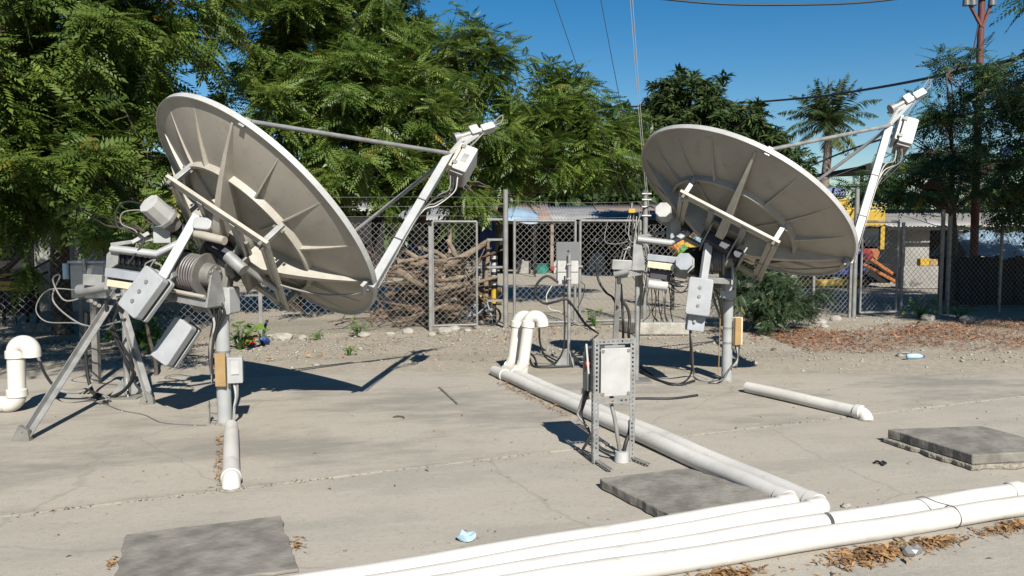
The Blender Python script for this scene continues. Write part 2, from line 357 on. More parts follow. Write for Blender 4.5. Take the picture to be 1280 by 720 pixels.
# gravel band between pad and fence
n = 15000; px = rng.uniform(-8, 12, n); py = 8.7 + rng.beta(1.7, 1.3, n) * (4.5 + 0.26 * px); py = np.where(rng.random(n) < 0.25, rng.uniform(13, 19, n), py)
keep = fbm(px * 1.1, py * 1.1, 21) > rng.uniform(0.2, 0.6, n); pts = np.stack([px, py, np.where(py < 9.7, 0.002, -0.008)], 1)[keep]
chips('gravel', pts, 0.0115, 'stone', 4, 'loose grey gravel in the strip between pad and fence')
n = 1100; pts = np.stack([rng.uniform(-4.5, 5.5, n), rng.uniform(2.8, 9.3, n), np.full(n, 0.001)], 1)
keep = fbm(pts[:, 0] * 1.3, pts[:, 1] * 1.3, 51) > rng.uniform(0.25, 0.65, n)
chips('grit', pts[keep], 0.0075, 'roughconc', 5, 'scattered grit and small chips lying on the concrete pads')
# leaf litter
def litter(name, pts, size, mat, seed, label, lift=0.01, tilt=0.2):
    r = np.random.default_rng(seed); n = len(pts)
    L_ = size * r.lognormal(-.05, .38, n); Wd = L_ * r.uniform(0.16, 0.32, n); a = r.uniform(0, 6.28, n); tl = r.normal(0, tilt, n); rl = r.normal(0, tilt, n)
    t = np.array([(-0.5, 0, 0), (0, -0.5, 0.12), (0.5, 0, 0), (0, 0.5, 0.12)])
    v = np.empty((n, 4, 3)); v[:, :, 0] = t[:, 0] * L_[:, None]; v[:, :, 1] = t[:, 1] * Wd[:, None]; v[:, :, 2] = t[:, 2] * L_[:, None]
    z = v[:, :, 2] + v[:, :, 0] * np.sin(tl)[:, None] + v[:, :, 1] * np.sin(rl)[:, None]
    z = z - z.min(1, keepdims=True)
    x = v[:, :, 0] * np.cos(a)[:, None] - v[:, :, 1] * np.sin(a)[:, None]; y = v[:, :, 0] * np.sin(a)[:, None] + v[:, :, 1] * np.cos(a)[:, None]
    v = np.stack([x, y, z], 2) + np.asarray(pts)[:, None, :]
    q = np.arange(n * 4).reshape(n, 4)
    o = mesh_np(name, v.reshape(-1, 3), np.concatenate([q[:, [0, 1, 3]], q[:, [1, 2, 3]]]), mat, None, np.repeat(r.uniform(0.05, 0.93, n), 4)); return tag(o, label, 'leaf litter', kind='stuff')
def blob_pts(px, py, rx, ry, n, seed, z=0.002, heap=0.0):
    r = np.random.default_rng(seed); c = gz(px, py); a = r.uniform(0, 6.28, n); d = np.abs(r.normal(0, .55, n))
    lx = d * np.cos(a) * rx; ly = d * np.sin(a) * ry
    return np.stack([c.x + XA.x * lx + YA.x * ly, c.y + XA.y * lx + YA.y * ly, z + heap * (1 - d) * r.random(n)], 1)
n = 21000; lx = rng.uniform(3.9, 11, n); ly = 10.1 + rng.beta(2, 1.6, n) * (2.6 + 0.3 * (lx - 3.9)); keep = fbm(lx * 0.9, ly * 0.9, 77) > rng.uniform(0.22, 0.53, n)
litter('leaf_litter', np.stack([lx, ly, np.full(n, -0.004)], 1)[keep], 0.058, 'leafdry', 1, 'carpet of fallen reddish brown leaves before the right fence')
n = 1500; lx = rng.uniform(-0.6, 4.2, n); ly = rng.uniform(10.8, 12.9, n); keep = fbm(lx * 1.2, ly * 1.2, 78) > rng.uniform(0.35, 0.6, n)
litter('leaf_litter', np.stack([lx, ly, np.full(n, -0.004)], 1)[keep], 0.055, 'leafdry', 2, 'thin scatter of dry leaves near the foot of the gate')
n = 700; lx = rng.uniform(-5, 0, n); ly = rng.uniform(9.6, 12.4, n)
litter('leaf_litter', np.stack([lx, ly, np.full(n, -0.004)], 1), 0.06, 'leafgold', 12, 'sparse straw coloured leaf bits on the gravel behind left dish')
litter('leaf_heap', np.concatenate([blob_pts(1095, 694, 0.32, 0.11, 1000, 3, 0.001, 0.02), blob_pts(1170, 680, 0.20, 0.07, 420, 13, 0.001, 0.02)]), 0.040, 'leafgold', 3, 'heap of golden dry leaves against the lowest front pipe')
litter('leaf_heap', blob_pts(905, 722, 0.26, 0.07, 500, 4, 0.001, 0.02), 0.038, 'leafgold', 4, 'golden leaves gathered under front pipes at bottom edge')
litter('leaf_heap', blob_pts(1268, 660, 0.32, 0.07, 480, 5, 0.001, 0.02), 0.038, 'leafgold', 5, 'golden leaves under front pipes by the right edge')
A_, B_ = gz(628, 480), gz(742, 535); r_ = np.random.default_rng(6); t_ = r_.beta(1, 1.7, 330)
pp = np.array([A_ + (B_ - A_) * t for t in t_]) + np.stack([r_.normal(-0.01, 0.03, 330), r_.normal(0, 0.04, 330), r_.uniform(0, 0.02, 330)], 1)
litter('leaf_heap', pp, 0.032, 'leafgold', 7, 'line of yellow leaves along the long diagonal pipe')
A_, B_ = gz(277, 545), gz(275, 612); t_ = r_.random(150)
pp = np.array([A_ + (B_ - A_) * t for t in t_]) + np.stack([r_.normal(0, 0.014, 150), r_.normal(0, 0.05, 150), r_.uniform(0, 0.015, 150)], 1)
litter('leaf_heap', pp, 0.035, 'leafgold', 8, 'small yellow leaves beside the short pipe at left mast')
n = 210; pts = np.stack([rng.uniform(-4.2, 5.5, n), rng.uniform(2.6, 9.5, n), np.full(n, 0.001)], 1)
litter('stray_leaves', pts, 0.028, 'leafdry', 9, 'single stray brown leaves scattered over the concrete')
tt = rng.normal(-2.0, 1.3, 70); pts = np.array([(JO + XA * t + YA * o_) for t, o_ in zip(tt, rng.normal(0, 0.02, 70))]); pts[:, 2] = 0.001
litter('stray_leaves', pts, 0.03, 'leafdry', 10, 'brown leaf bits caught in the pad joint')
pts = np.concatenate([blob_pts(140, 705, 0.03, 0.08, 40, 21), blob_pts(372, 682, 0.04, 0.12, 40, 22)])
litter('stray_leaves', pts, 0.032, 'leafgold', 11, 'few golden leaves at the edges of flush cover slab')

# cover slabs
def cover(corners, z0, z1, mat, label, seed, name='cover_slab', lip=None, chip=0.012):
    r = random.Random(seed); pts = []
    for i in range(4):
        a = Vector(corners[i]); b_ = Vector(corners[(i + 1) % 4]); n = 14
        for k in range(n):
            p = a + (b_ - a) * (k / n); nn = Vector((b_.y - a.y, a.x - b_.x, 0)).normalized(); p = p + nn * (r.uniform(-1, 1) * chip * (1.0 if k else 2.0)); p.z = z0; pts.append(p)
    o = MB().prism(pts, (0, 0, z1 - z0)).build(name, mat, bevel=min(0.008, (z1 - z0) / 3), smooth=False); tag(o, label, 'slab', 'concrete cover slabs'); return o
c0 = gz(748, 598, .06); c1 = gz(860, 585, .06); c2 = gz(978, 622, .06); c3 = gz(836, 643, .06)
cover([c0, c3, c2, c1], 0.002, 0.062, 'slab', 'rough grey concrete cover slab beside the diagonal pipes in the middle', 1, chip=0.006)
c0 = gz(1111, 537, .1); c1 = gz(1227, 533, .1); c3 = gz(1215, 569, .1); c2 = c1 + (c3 - c0)
pad = cover([c0 + (c0 - c2) * .03, c3 + (c3 - c1) * .03, c2 + (c2 - c0) * .03, c1 + (c1 - c3) * .03], 0.0, 0.034, 'roughconc', 'crumbling pale plinth beneath the right dark cover slab', 5, 'plinth', chip=0.02)
pad['category'] = 'plinth'
cover([c0, c3, c2, c1], 0.036, 0.105, 'slab', 'thick dark concrete cover slab lying on a plinth at right edge', 2, chip=0.006)
c0 = gz(156, 672); c1 = gz(351, 648); c2 = gz(372, 716); c3 = gz(140, 745)
cover([c0, c3, c2, c1], 0.0, 0.018, 'slab', 'flush dark grey concrete cover slab in the bottom left corner', 3, chip=0.008)
# ---------------------------------------------------------------- satellite dishes
RD = 1.15; DEP = 0.27; RING = 0.58
def wsurf(r): return -DEP * (1 - r * r)
class Dish:
    """local frame: e towards the feed boom's foot, g across, n out of the dish"""
    def __init__(s, C, n, e):
        s.C = Vector(C); s.n = Vector(n).normalized(); e = Vector(e); s.e = (e - s.n * e.dot(s.n)).normalized(); s.g = s.n.cross(s.e)
    def p(s, u, v, w): return s.C + s.e * u + s.g * v + s.n * w
    def pol(s, r, deg, off=0.0):
        a = math.radians(deg); return s.p(r * RD * math.cos(a), r * RD * math.sin(a), wsurf(r) - off)
def build_dish(D, root, feed_uw):
    # reflector shell with front, back and a turned rim
    nr, na = 18, 128; b = MB(); vs = []
    for side in (0.0, 0.010):
        for i in range(nr + 1):
            r = max(i / nr, 0.004)
            for k in range(na): vs.append(D.pol(r, 360 * k / na, side))
    fs = []
    for sdi in (0, 1):
        o = sdi * (nr + 1) * na
        for i in range(nr):
            for k in range(na):
                q = (o + i * na + k, o + i * na + (k + 1) % na, o + (i + 1) * na + (k + 1) % na, o + (i + 1) * na + k); fs.append(q if sdi == 0 else q[::-1])
    b.add(vs, fs, True)
    refl = b.build('reflector', 'dish', root)
    b = MB(); vs = []; sec = ((1.0, -0.012), (1.0, 0.020), (1.022, 0.020), (1.022, -0.026), (1.012, -0.026), (1.008, -0.012))
    for k in range(na):
        a = 2 * math.pi * k / na
        for r, w in sec: vs.append(D.p(r * RD * math.cos(a), r * RD * math.sin(a), w))
    m = len(sec); b.add(vs, [(k * m + j, k * m + (j + 1) % m, ((k + 1) % na) * m + (j + 1) % m, ((k + 1) % na) * m + j) for k in range(na) for j in range(m)], False)
    b.build('rim', 'white', refl)
    # stiffening ring
    b = MB(); vs = []
    for k in range(na):
        a = 360 * k / na
        for r, off in ((RING - .012, 0.0), (RING - .012, 0.065), (RING + .012, 0.065), (RING + .012, 0.0)):
            q = D.pol(RING, a, off); dr = (r - RING) * RD; a2 = math.radians(a); vs.append(q + (D.e * math.cos(a2) + D.g * math.sin(a2)) * dr)
    b.add(vs, [(k * 4 + j, k * 4 + (j + 1) % 4, ((k + 1) % na) * 4 + (j + 1) % 4, ((k + 1) % na) * 4 + j) for k in range(na) for j in range(4)]); b.build('stiffening_ring', 'dish_rib', refl)
    # radial ribs: four deep ones, twelve slim ones
    for i in range(16):
        deg = i * 22.5 - 2; thick = i % 4 == 0; a = math.radians(deg); tang = -D.e * math.sin(a) + D.g * math.cos(a)
        r0, r1 = (0.16, 0.965) if thick else (RING if i % 2 else 0.30, 0.97)
        h0, h1 = (0.26, 0.02) if thick else (0.052, 0.010); wd0, wd1 = (0.085, 0.018) if thick else (0.016, 0.010)
        vs = []; N_ = 10
        for k in range(N_ + 1):
            t = k / N_; r = r0 + (r1 - r0) * t; h = h0 + (h1 - h0) * t; w_ = wd0 + (wd1 - wd0) * t
            if not thick and r < RING: h = 0.03
            for sgn, off in ((-1, 0.004), (-1, h), (1, h), (1, 0.004)): vs.append(D.pol(r, deg, off) + tang * (sgn * w_ / 2))
        fs = [(k * 4 + j, k * 4 + (j + 1) % 4, k * 4 + 4 + (j + 1) % 4, k * 4 + 4 + j) for k in range(N_) for j in range(4)] + [(0, 1, 2, 3), (N_ * 4 + 3, N_ * 4 + 2, N_ * 4 + 1, N_ * 4)]
        MB().add(vs, fs).build('rib', 'dish_rib', refl)
    # square back frame on stand-offs
    wf = wsurf(RING) - 0.24; h = RING * RD * math.sqrt(0.5); fr = None
    cs = [D.p(h, -h, wf), D.p(-h, -h, wf), D.p(-h, h, wf), D.p(h, h, wf)]
    b = MB(); b.obox(D.p(0, 0, wf + 0.02), D.e, D.g, (0.44, 0.44, 0.03)); b.cyl(D.p(0, 0, wf + .02), D.p(0, 0, -DEP), 0.16, 0.2, 24); fr = b.build('hub', 'galv_dark', root, 0.004)
    for i in range(4):
        a_, b_ = cs[i], cs[(i + 1) % 4]; d = (b_ - a_).normalized(); side = D.n.cross(d)
        m_ = MB()
        for sg in (-1, 1): m_.obox((a_ + b_) / 2 + side * (sg * 0.027), d, D.n, ((b_ - a_).length + 0.10, 0.030, 0.044))
        m_.obox((a_ + b_) / 2 + D.n * 0.006, d, D.n, ((b_ - a_).length + 0.08, 0.010, 0.03))
        m_.build('frame_beam', 'frame', root, 0.003)
        ang = (-45, -135, 135, 45)[i]
        m_ = MB(); q = D.pol(RING, ang, 0.03); m_.bar(cs[i] + D.n * 0.0, q, 0.045, 0.045, D.e); so_ = m_.build('stand_off', 'galv', root, 0.003)
        for sg in (-1, 1):
            MB().cyl(q - D.n * 0.05 + D.e * 0.03 * sg, q + D.e * 0.05 * sg - D.n * 0.05, 0.014, n=6).build('bolt', 'galv_dark', so_); MB().cyl(cs[i] + D.g * (0.03 * sg) - D.n * .05, cs[i] + D.g * (0.03 * sg) + D.n * 0.02, 0.014, n=6).build('bolt', 'galv_dark', so_)
    MB().rbox(D.p(0.0, 0.08, wf - 0.09), D.e, D.g, (0.32, 0.34, 0.12), 0.05).build('gear_housing', 'drumdark', root, 0.01)
    MB().cyl(D.p(0.22, -0.05, wf - 0.09), D.p(0.22, 0.24, wf - 0.09), 0.045, n=18).build('bearing_sleeve', 'drumdark', root, 0.004)
    MB().obox(D.p(0.27, 0.05, wf - 0.10), D.g, D.n, (0.42, 0.12, 0.016)).build('side_plate', 'galv_dark', root, 0.002)
    for u in (-0.17, 0.17):
        m_ = MB(); m_.obox(D.p(u, 0, wf), D.g, D.n, (2 * h, 0.055, 0.055)); m_.build('cross_beam', 'galv', root, 0.003)
    # feed boom, struts, feed box and horn
    fu, fw = feed_uw; Bp = D.p(RD * 1.0, 0, -0.03); F = D.p(fu, 0, fw); bt = D.p(fu - 0.075, 0, fw - 0.02)
    ax = (bt - Bp).normalized()
    m_ = MB(); m_.bar(Bp - ax * 0.02, bt, 0.072, 0.072, D.g); boom = m_.build('feed_boom', 'greypaint' if root['tone'] == 0 else 'white', root, 0.006)
    m_ = MB(); m_.obox(Bp - D.n * 0.03 - D.e * 0.03, D.n, D.g, (0.10, 0.16, 0.03)); m_.build('boom_foot', 'galv', boom, 0.003)
    for sg in (-1, 1):
        q = D.p(0, sg * RD * 1.0, 0.02)
        if sg == -1: q = D.p(RD * math.cos(math.radians(-87)), RD * math.sin(math.radians(-87)), 0.02)
        m_ = MB(); m_.cyl(q, bt + D.g * (0.03 * sg), 0.018, n=12); st = m_.build('feed_strut', 'galv', root)
        m_ = MB(); m_.obox(q - D.n * 0.02, D.n, D.e, (0.09, 0.05, 0.02)); m_.build('strut_clip', 'galv', st, 0.002)
    # housing hangs on the outer side of the boom's tip
    vd = (F - Vector((0, 0, CAM_H))).normalized(); side = D.e
    q = F + side * 0.03 - ax * 0.03
    m_ = MB(); m_.rbox(q + side * 0.07, ax, side, (0.30, 0.135, 0.22), 0.018); hb = m_.build('feed_housing', 'white', root, 0.006)
    m_ = MB(); m_.rbox(q - side * 0.025, ax, side, (0.29, 0.028, 0.185), 0.008); m_.build('housing_lid', 'cream' if root['tone'] == 0 else 'white', hb, 0.003)
    m_ = MB(); m_.obox(q - ax * 0.175 + side * 0.06, ax, side, (0.012, 0.12, 0.18)); m_.build('gland_plate', 'galv_dark', hb)
    for k in (-1, 1):
        MB().rbox(q + side * 0.005 + ax * (0.10 * k) - D.g * 0.115, ax, side, (0.035, 0.045, 0.012), 0.004).build('latch', 'galv_dark', hb, 0.002)
    MB().obox(q + side * 0.07 - D.g * 0.112, ax, side, (0.09, 0.05, 0.004)).build('name_plate', 'galv', hb)
    toD = (D.p(0, 0, -0.1) - F).normalized()
    hc = F + ax * 0.33 - side * 0.0
    m_ = MB()
    for sg in (-1, 1): m_.bar(bt + ax * 0.02, hc + toD * (0.075 * sg) - ax * 0.07, 0.03)
    m_.bar(hc + toD * 0.1 - ax * .06, hc - toD * 0.1 - ax * .06, 0.035); yk = m_.build('horn_bracket', 'white', root, 0.003)
    m_ = MB(); m_.cyl(hc + toD * 0.17, hc + toD * 0.11, 0.052, 0.045, 20); m_.cyl(hc + toD * 0.11, hc - toD * 0.02, 0.03, 0.03, 16); m_.build('feed_horn', 'galv', root)
    m_ = MB(); m_.rbox(hc - toD * 0.03 + ax * .005, toD, ax, (0.085, 0.10, 0.10), 0.012); m_.cyl(hc - toD * 0.07, hc - toD * 0.11, 0.026, n=14); m_.rbox(hc - toD * 0.17, toD, ax, (0.13, 0.075, 0.075), 0.012); m_.build('receiver', 'white', root, 0.004)
    m_ = MB(); m_.tube(spline([hc - toD * 0.23, hc - toD * 0.30 + ax * 0.04, hc - toD * 0.24 + ax * 0.14, hc - toD * .1 - ax * .18, q + ax * 0.15]), 0.007, 6); m_.build('waveguide_cable', 'cablegrey', root)
    for k in range(5):
        o_ = random.uniform(-0.05, 0.05); s0 = q - ax * 0.18 + side * (0.05 + o_) + D.g * random.uniform(-.06, .06)
        cable([s0, s0 - ax * 0.10 + side * random.uniform(.0, .06) + V(0, 0, -0.05), bt - ax * random.uniform(0.36, 0.55) + side * random.uniform(.05, .12) + V(0, 0, -.05), bt - ax * random.uniform(0.6, 0.75) + side * 0.05, Bp + ax * 0.3 + side * 0.052, Bp + ax * .02 + side * 0.06], 0.006, random.choice(['rubber', 'cablewhite', 'cablegrey']), root)
    for t in (0.32, 0.62):
        c_ = Bp + (bt - Bp) * t; m_ = MB(); m_.obox(c_, ax, D.g, (0.012, 0.078, 0.078)); m_.build('cable_tie', 'black', root)
    # lead along the back of the dish
    cable([Bp - D.n * .04, D.pol(.9, 8, .06), D.pol(.7, 14, .12), D.pol(.5, 10, .2), D.p(.3, .1, wf - .05), D.p(.1, 0, wf - .12)], 0.008, 'cablegrey', root)
    return wf

def rounded_box_weight(root, c, long_ax, n_ax, dims, bolts, name='counterweight'):
    """a flat cast box with a second lid plate behind it"""
    la = Vector(long_ax).normalized(); na_ = Vector(n_ax); na_ = (na_ - la * na_.dot(la)).normalized(); sa = na_.cross(la); L_, W_, T_ = dims
    o = MB().rbox(c, la, sa, (L_, W_, T_), 0.025).build(name, 'cast', root, 0.010, 3)
    MB().rbox(Vector(c) - na_ * (T_ / 2 + 0.012), la, sa, (L_ * .97, W_ * .96, 0.03), 0.02).build('gasket', 'black', o)
    MB().rbox(Vector(c) - na_ * (T_ / 2 + 0.045), la, sa, (L_ * 1.01, W_ * 1.02, 0.04), 0.025).build('back_plate', 'cast', o, 0.006)
    for k in range(bolts):
        t = (k - (bolts - 1) / 2) * 0.24 * L_
        q = Vector(c) + la * t + na_ * (T_ / 2); MB().cyl(q - na_ * .002, q + na_ * 0.010, 0.017, n=6).build('bolt', 'galv_dark', o)
    return o
def drum(root, c, axis, L_, r):
    ax = Vector(axis).normalized(); c = Vector(c)
    b = MB(); b.cyl(c - ax * L_ / 2, c + ax * L_ / 2, r * 0.86, n=40); o = b.build('cable_drum', 'drumdark', root)
    n = 9
    for k in range(n):
        q = c + ax * (L_ * (-0.5 + (k + 0.5) / n)); x, y, z = frame_of(ax)
        pts = [q + x * math.cos(a) * r * .9 + y * math.sin(a) * r * .9 for a in [2 * math.pi * j / 40 for j in range(41)]]
        MB().tube(pts, L_ / n * 0.36, 6, False).build('winding', 'copper', o)
    for sg in (-1, 1):
        MB().cyl(c + ax * (sg * L_ / 2), c + ax * (sg * (L_ / 2 + 0.018)), r * 1.10, n=40).build('flange', 'galv_dark' if sg == 1 else 'black', o, 0.003)
    e_ = c + ax * (L_ / 2 + 0.018); MB().cyl(e_, e_ + ax * 0.075, r * 0.62, r * 0.58, 28).build('end_cap', 'galv_dark', o, 0.006)
    x, y, z = frame_of(ax)
    for k in range(6):
        a = k * math.pi / 3; q = e_ + ax * .075 + (x * math.cos(a) + y * math.sin(a)) * r * .44; MB().cyl(q, q + ax * .012, .011, n=6).build('bolt', 'galv', o)
    return o
def octo_motor(root, face, axis_in, r, L_, mat):
    ax = Vector(axis_in).normalized(); f = Vector(face)
    o = MB().cyl(f, f + ax * L_, r, r * 1.04, 8, phase=math.pi / 8).build('motor', mat, root, 0.003)
    MB().cyl(f + ax * L_, f + ax * (L_ + 0.03), r * 1.25, n=8, phase=math.pi / 8).build('motor_flange', 'galv', o, 0.004)
    MB().cyl(f + ax * (L_ + .03), f + ax * (L_ + 0.13), r * .85, r * .7, 16).build('gearbox', 'galv_dark', o, 0.004)
    return o
def mast(root, base, top, r, head_dir):
    MB().cyl(base, top, r, n=32).build('mast', 'greypaint', root)
    MB().cyl(Vector(base) + V(0, 0, .001), Vector(base) + V(0, 0, 0.018), r * 1.35, r * 1.2, 24).build('grout_collar', 'roughconc', root)
    for t in (0.45, 0.62, 0.93):
        z = top.z * t; q = V(base.x, base.y, z); m_ = MB(); m_.cyl(q - V(0, 0, .009), q + V(0, 0, .009), r * 1.05, n=32); m_.obox(q + V(-r * 1.1, 0, 0), (1, 0, 0), (0, 1, 0), (.04, .03, .03)); m_.build('band_clamp', 'galv_dark', root)
# ---- left antenna
DL = 6.4
base = gz(281, 530); ROOT = empty('satellite_dish', base, 'larger satellite dish on the left, in front of the dense neem trees', 'satellite dish', 'satellite dishes'); ROOT['tone'] = 0
n_l = V(0.557, 0.520, 0.647); C_l = V(-2.075, 6.66, 1.742); e_l = at(470, 355, 6.36) - C_l
DLs = Dish(C_l, n_l, e_l); wf = build_dish(DLs, ROOT, (0.90, 1.49))
top = V(base.x, base.y, 0.98); mast(ROOT, base, top, 0.057, None)
hub = DLs.p(0, 0, wf)
# head: clamp block, cheek plates and gussets
hd = V(0.94, -0.30, -0.14).normalized()
MB().rbox(top + V(0.02, 0, 0.05), V(1, -0.2, 0), V(0, 0, 1), (0.20, 0.22, 0.16), 0.02).build('mast_head', 'greypaint', ROOT, 0.006)
for dx, dz in ((-.04, .07), (.03, .07)): MB().cyl(top + V(.02 + dx, -0.09, dz), top + V(.02 + dx, -0.105, dz), 0.016, n=6).build('head_bolt', 'galv_dark', ROOT)
dc = at(242, 340, DL - 0.12); drum(ROOT, dc, hd, 0.22, 0.155)
for k, off in ((0, 0.20), (1, -0.15)):
    q = dc + hd * off; up = V(0, 0, 1); sd = hd.cross(up).normalized()
    MB().prism([q + sd * .12 - up * .24, q - sd * .12 - up * .24, q - sd * .05 + up * .02, q - sd * .03 + up * .06, q + sd * .03 + up * .06, q + sd * .05 + up * .02], hd * 0.016).build('cheek_plate', 'galv', ROOT, 0.002)
MB().obox(dc - V(0, 0, 0.225), hd, V(0, 1, 0), (0.42, 0.18, 0.06)).build('cradle', 'galv', ROOT, 0.004)
MB().cyl(dc - hd * .2 + V(0, -.12, -.165), dc + hd * .16 + V(0, -.12, -.165), 0.016, n=12).build('tie_rod', 'dish_rib', ROOT)
MB().bar(dc + V(0, 0, -0.27), top + V(0, 0, 0.02), 0.12, 0.10).build('saddle', 'galv_dark', ROOT, 0.004)
MB().bar(top + V(0, 0, .12), hub - DLs.n * .03, 0.15, 0.13).build('pivot_neck', 'galv_dark', ROOT, 0.01)
for sg in (-1, 1): MB().prism([hub + DLs.e * .14 * sg, hub + DLs.e * .14 * sg + DLs.g * .22, hub + DLs.e * .14 * sg - DLs.n * .22 + DLs.g * .10, hub + DLs.e * .14 * sg - DLs.n * .20 - DLs.g * .06, hub + DLs.e * .14 * sg - DLs.g * .2], DLs.e * 0.014).build('pivot_plate', 'galv', ROOT, 0.002)
q = at(271, 268, 6.25); MB().cyl(q, q + V(.05, .03, .02), 0.12, n=28).build('gear_sector', 'cream', ROOT, 0.004)
q = at(255, 281, 6.2); MB().rbox(q, V(1, -.1, -.1), V(0, .4, 1), (0.15, 0.10, 0.08), 0.03).build('gear_cover', 'greypaint', ROOT, 0.01)
MB().cyl(at(245, 292, 6.2), at(281, 301, 6.1), 0.034, n=18).build('pivot_tube', 'dish_rib', ROOT)
MB().cyl(at(285, 320, 6.2), at(305, 338, 6.15), 0.05, n=18).build('elevation_jack', 'galv', ROOT)
MB().cyl(at(300, 330, 6.15), at(346, 362, 6.45), 0.024, n=14).build('jack_rod', 'galv', ROOT)
# drive beam to the left
MB().tube([at(139, 311, DL - .10), at(196, 318, DL - .12), at(233, 300, DL - .05)], 0.034, 4).build('drive_arm', 'greypaint', ROOT)
MB().bar(at(139, 306, DL - .02), at(238, 292, DL + .12), 0.045, 0.03).build('rear_arm', 'galv', ROOT, 0.003)
MB().prism([at(130, 362, DL - .08), at(133, 318, DL - .08), at(142, 308, DL - .08), at(149, 312, DL - .08), at(147, 330, DL - .08), at(137, 336, DL - .08), at(136, 362, DL - .08)], V(0, 0.03, 0)).build('end_plate', 'galv', ROOT, 0.003)
MB().bar(at(135, 340, DL - .1), at(203, 350, DL - .14), 0.09, 0.068).build('drive_channel', 'bluegrey', ROOT, 0.004)
MB().bar(at(137, 353, DL - .08), at(198, 362, DL - .12), 0.08, 0.055).build('drive_cover', 'cream', ROOT, 0.004)
q = at(185, 326, DL + .08); MB().cyl(at(150, 322, DL + .02), at(190, 328, DL + .02), 0.055, n=20).build('drive_motor', 'drumdark', ROOT)
for k in range(6): MB().cyl(at(150 + k * 7, 323 + k, DL), at(152 + k * 7, 323.3 + k, DL), 0.058, n=20).build('cooling_fin', 'black', ROOT)
# octagonal motor and its pedestal
octo_motor(ROOT, at(186, 254, DL - .18), V(.10, .18, -.16), 0.088, 0.17, 'white')
MB().obox(at(203, 287, DL + .02), V(0, 0, 1), V(1, .3, 0), (0.22, 0.13, 0.10)).build('motor_pedestal', 'greypaint', ROOT, 0.006)
MB().bar(at(166, 303, DL), at(187, 291, DL), 0.04, 0.03).build('motor_brace', 'white', ROOT, 0.003)
MB().cyl(at(200, 277, DL + .1), at(230, 290, DL + .12), 0.07, n=16).build('shaft_boot', 'black', ROOT)
# counterweights on their arms
MB().bar(at(203, 347, DL - .33), at(247, 269, DL - .15), 0.072, 0.05, V(0.3, -1, .3)).build('weight_arm', 'cast', ROOT, 0.004)
rounded_box_weight(ROOT, at(179, 366, DL - .38), V(0.56, 0.12, 0.80), V(-0.18, -0.86, 0.50), (0.37, 0.235, 0.075), 3)
MB().prism([at(205, 340, DL - .3), at(213, 335, DL - .3), at(216, 347, DL - .3), at(209, 354, DL - .3)], V(.02, .12, .02)).build('weight_bracket', 'galv', ROOT, 0.004)
MB().bar(at(222, 410, DL + .02), at(238, 396, DL + .06), 0.06, 0.05).build('weight_arm', 'galv', ROOT, 0.004)
rounded_box_weight(ROOT, at(217, 427, DL), V(0.52, 0.15, 0.82), V(-0.05, -0.84, 0.52), (0.38, 0.20, 0.08), 0)
# switch boxes on the mast
qb = V(base.x, base.y - 0.075, 0)
z = at(281, 460, 6.4).z
MB().obox(V(base.x + 0.01, base.y - .085, z), V(1, 0, 0), V(0, 0, 1), (0.085, 0.27, 0.03)).build('cover_board', 'brownpanel', ROOT, 0.003)
sb = MB().rbox(V(base.x + 0.115, base.y - .045, z - .005), V(1, .25, 0), V(0, 0, 1), (0.12, 0.21, 0.09), 0.008).build('switch_box', 'greypaint', ROOT, 0.004)
MB().obox(V(base.x + 0.13, base.y - .095, z + .02), V(1, .25, 0), V(0, 0, 1), (0.06, 0.11, 0.006)).build('inspection_window', 'white', sb)
for k in range(2):
    cable([V(base.x + .10 + .03 * k, base.y - .05, z - .10), V(base.x + .12 + .01 * k, base.y - .06, z - .22), V(base.x + .10, base.y - .05, z - .32), V(base.x + .085, base.y - .03, 0.04)], 0.011, 'cablewhite' if k == 0 else 'cablegrey', ROOT)
# loose leads on the antenna
for k in range(9):
    a_ = at(random.uniform(232, 262), random.uniform(368, 378), DL - .1); b_ = at(random.uniform(255, 285), random.uniform(384, 400), DL - .12)
    cable([at(random.uniform(140, 215), random.uniform(366, 378), DL + .05), a_, b_, V(base.x - .06 - .01 * k * .3, base.y - .06, random.uniform(.55, .75)), V(base.x - .07, base.y - .06, .35)], random.uniform(.006, .010), random.choice(['rubber', 'cablegrey', 'rubber', 'cablewhite']), ROOT)
cable([at(188, 258, DL - .1), at(160, 252, DL), at(146, 262, DL), at(147, 283, DL), at(165, 290, DL), at(180, 300, DL - .1), at(160, 330, DL - .15)], 0.008, 'rubber', ROOT)
cable([at(185, 262, DL), at(155, 265, DL), at(152, 280, DL), at(172, 292, DL), at(165, 325, DL)], 0.006, 'cablegrey', ROOT)
for k in range(2): cable([at(196, 323, DL - .1), at(190 - 8 * k, 330, DL - .12), at(184, 345 - 6 * k, DL - .12), at(196, 346, DL - .12), at(203, 334, DL - .1), at(192, 326 + 2 * k, DL - .1)], 0.006, 'cablegrey', ROOT)
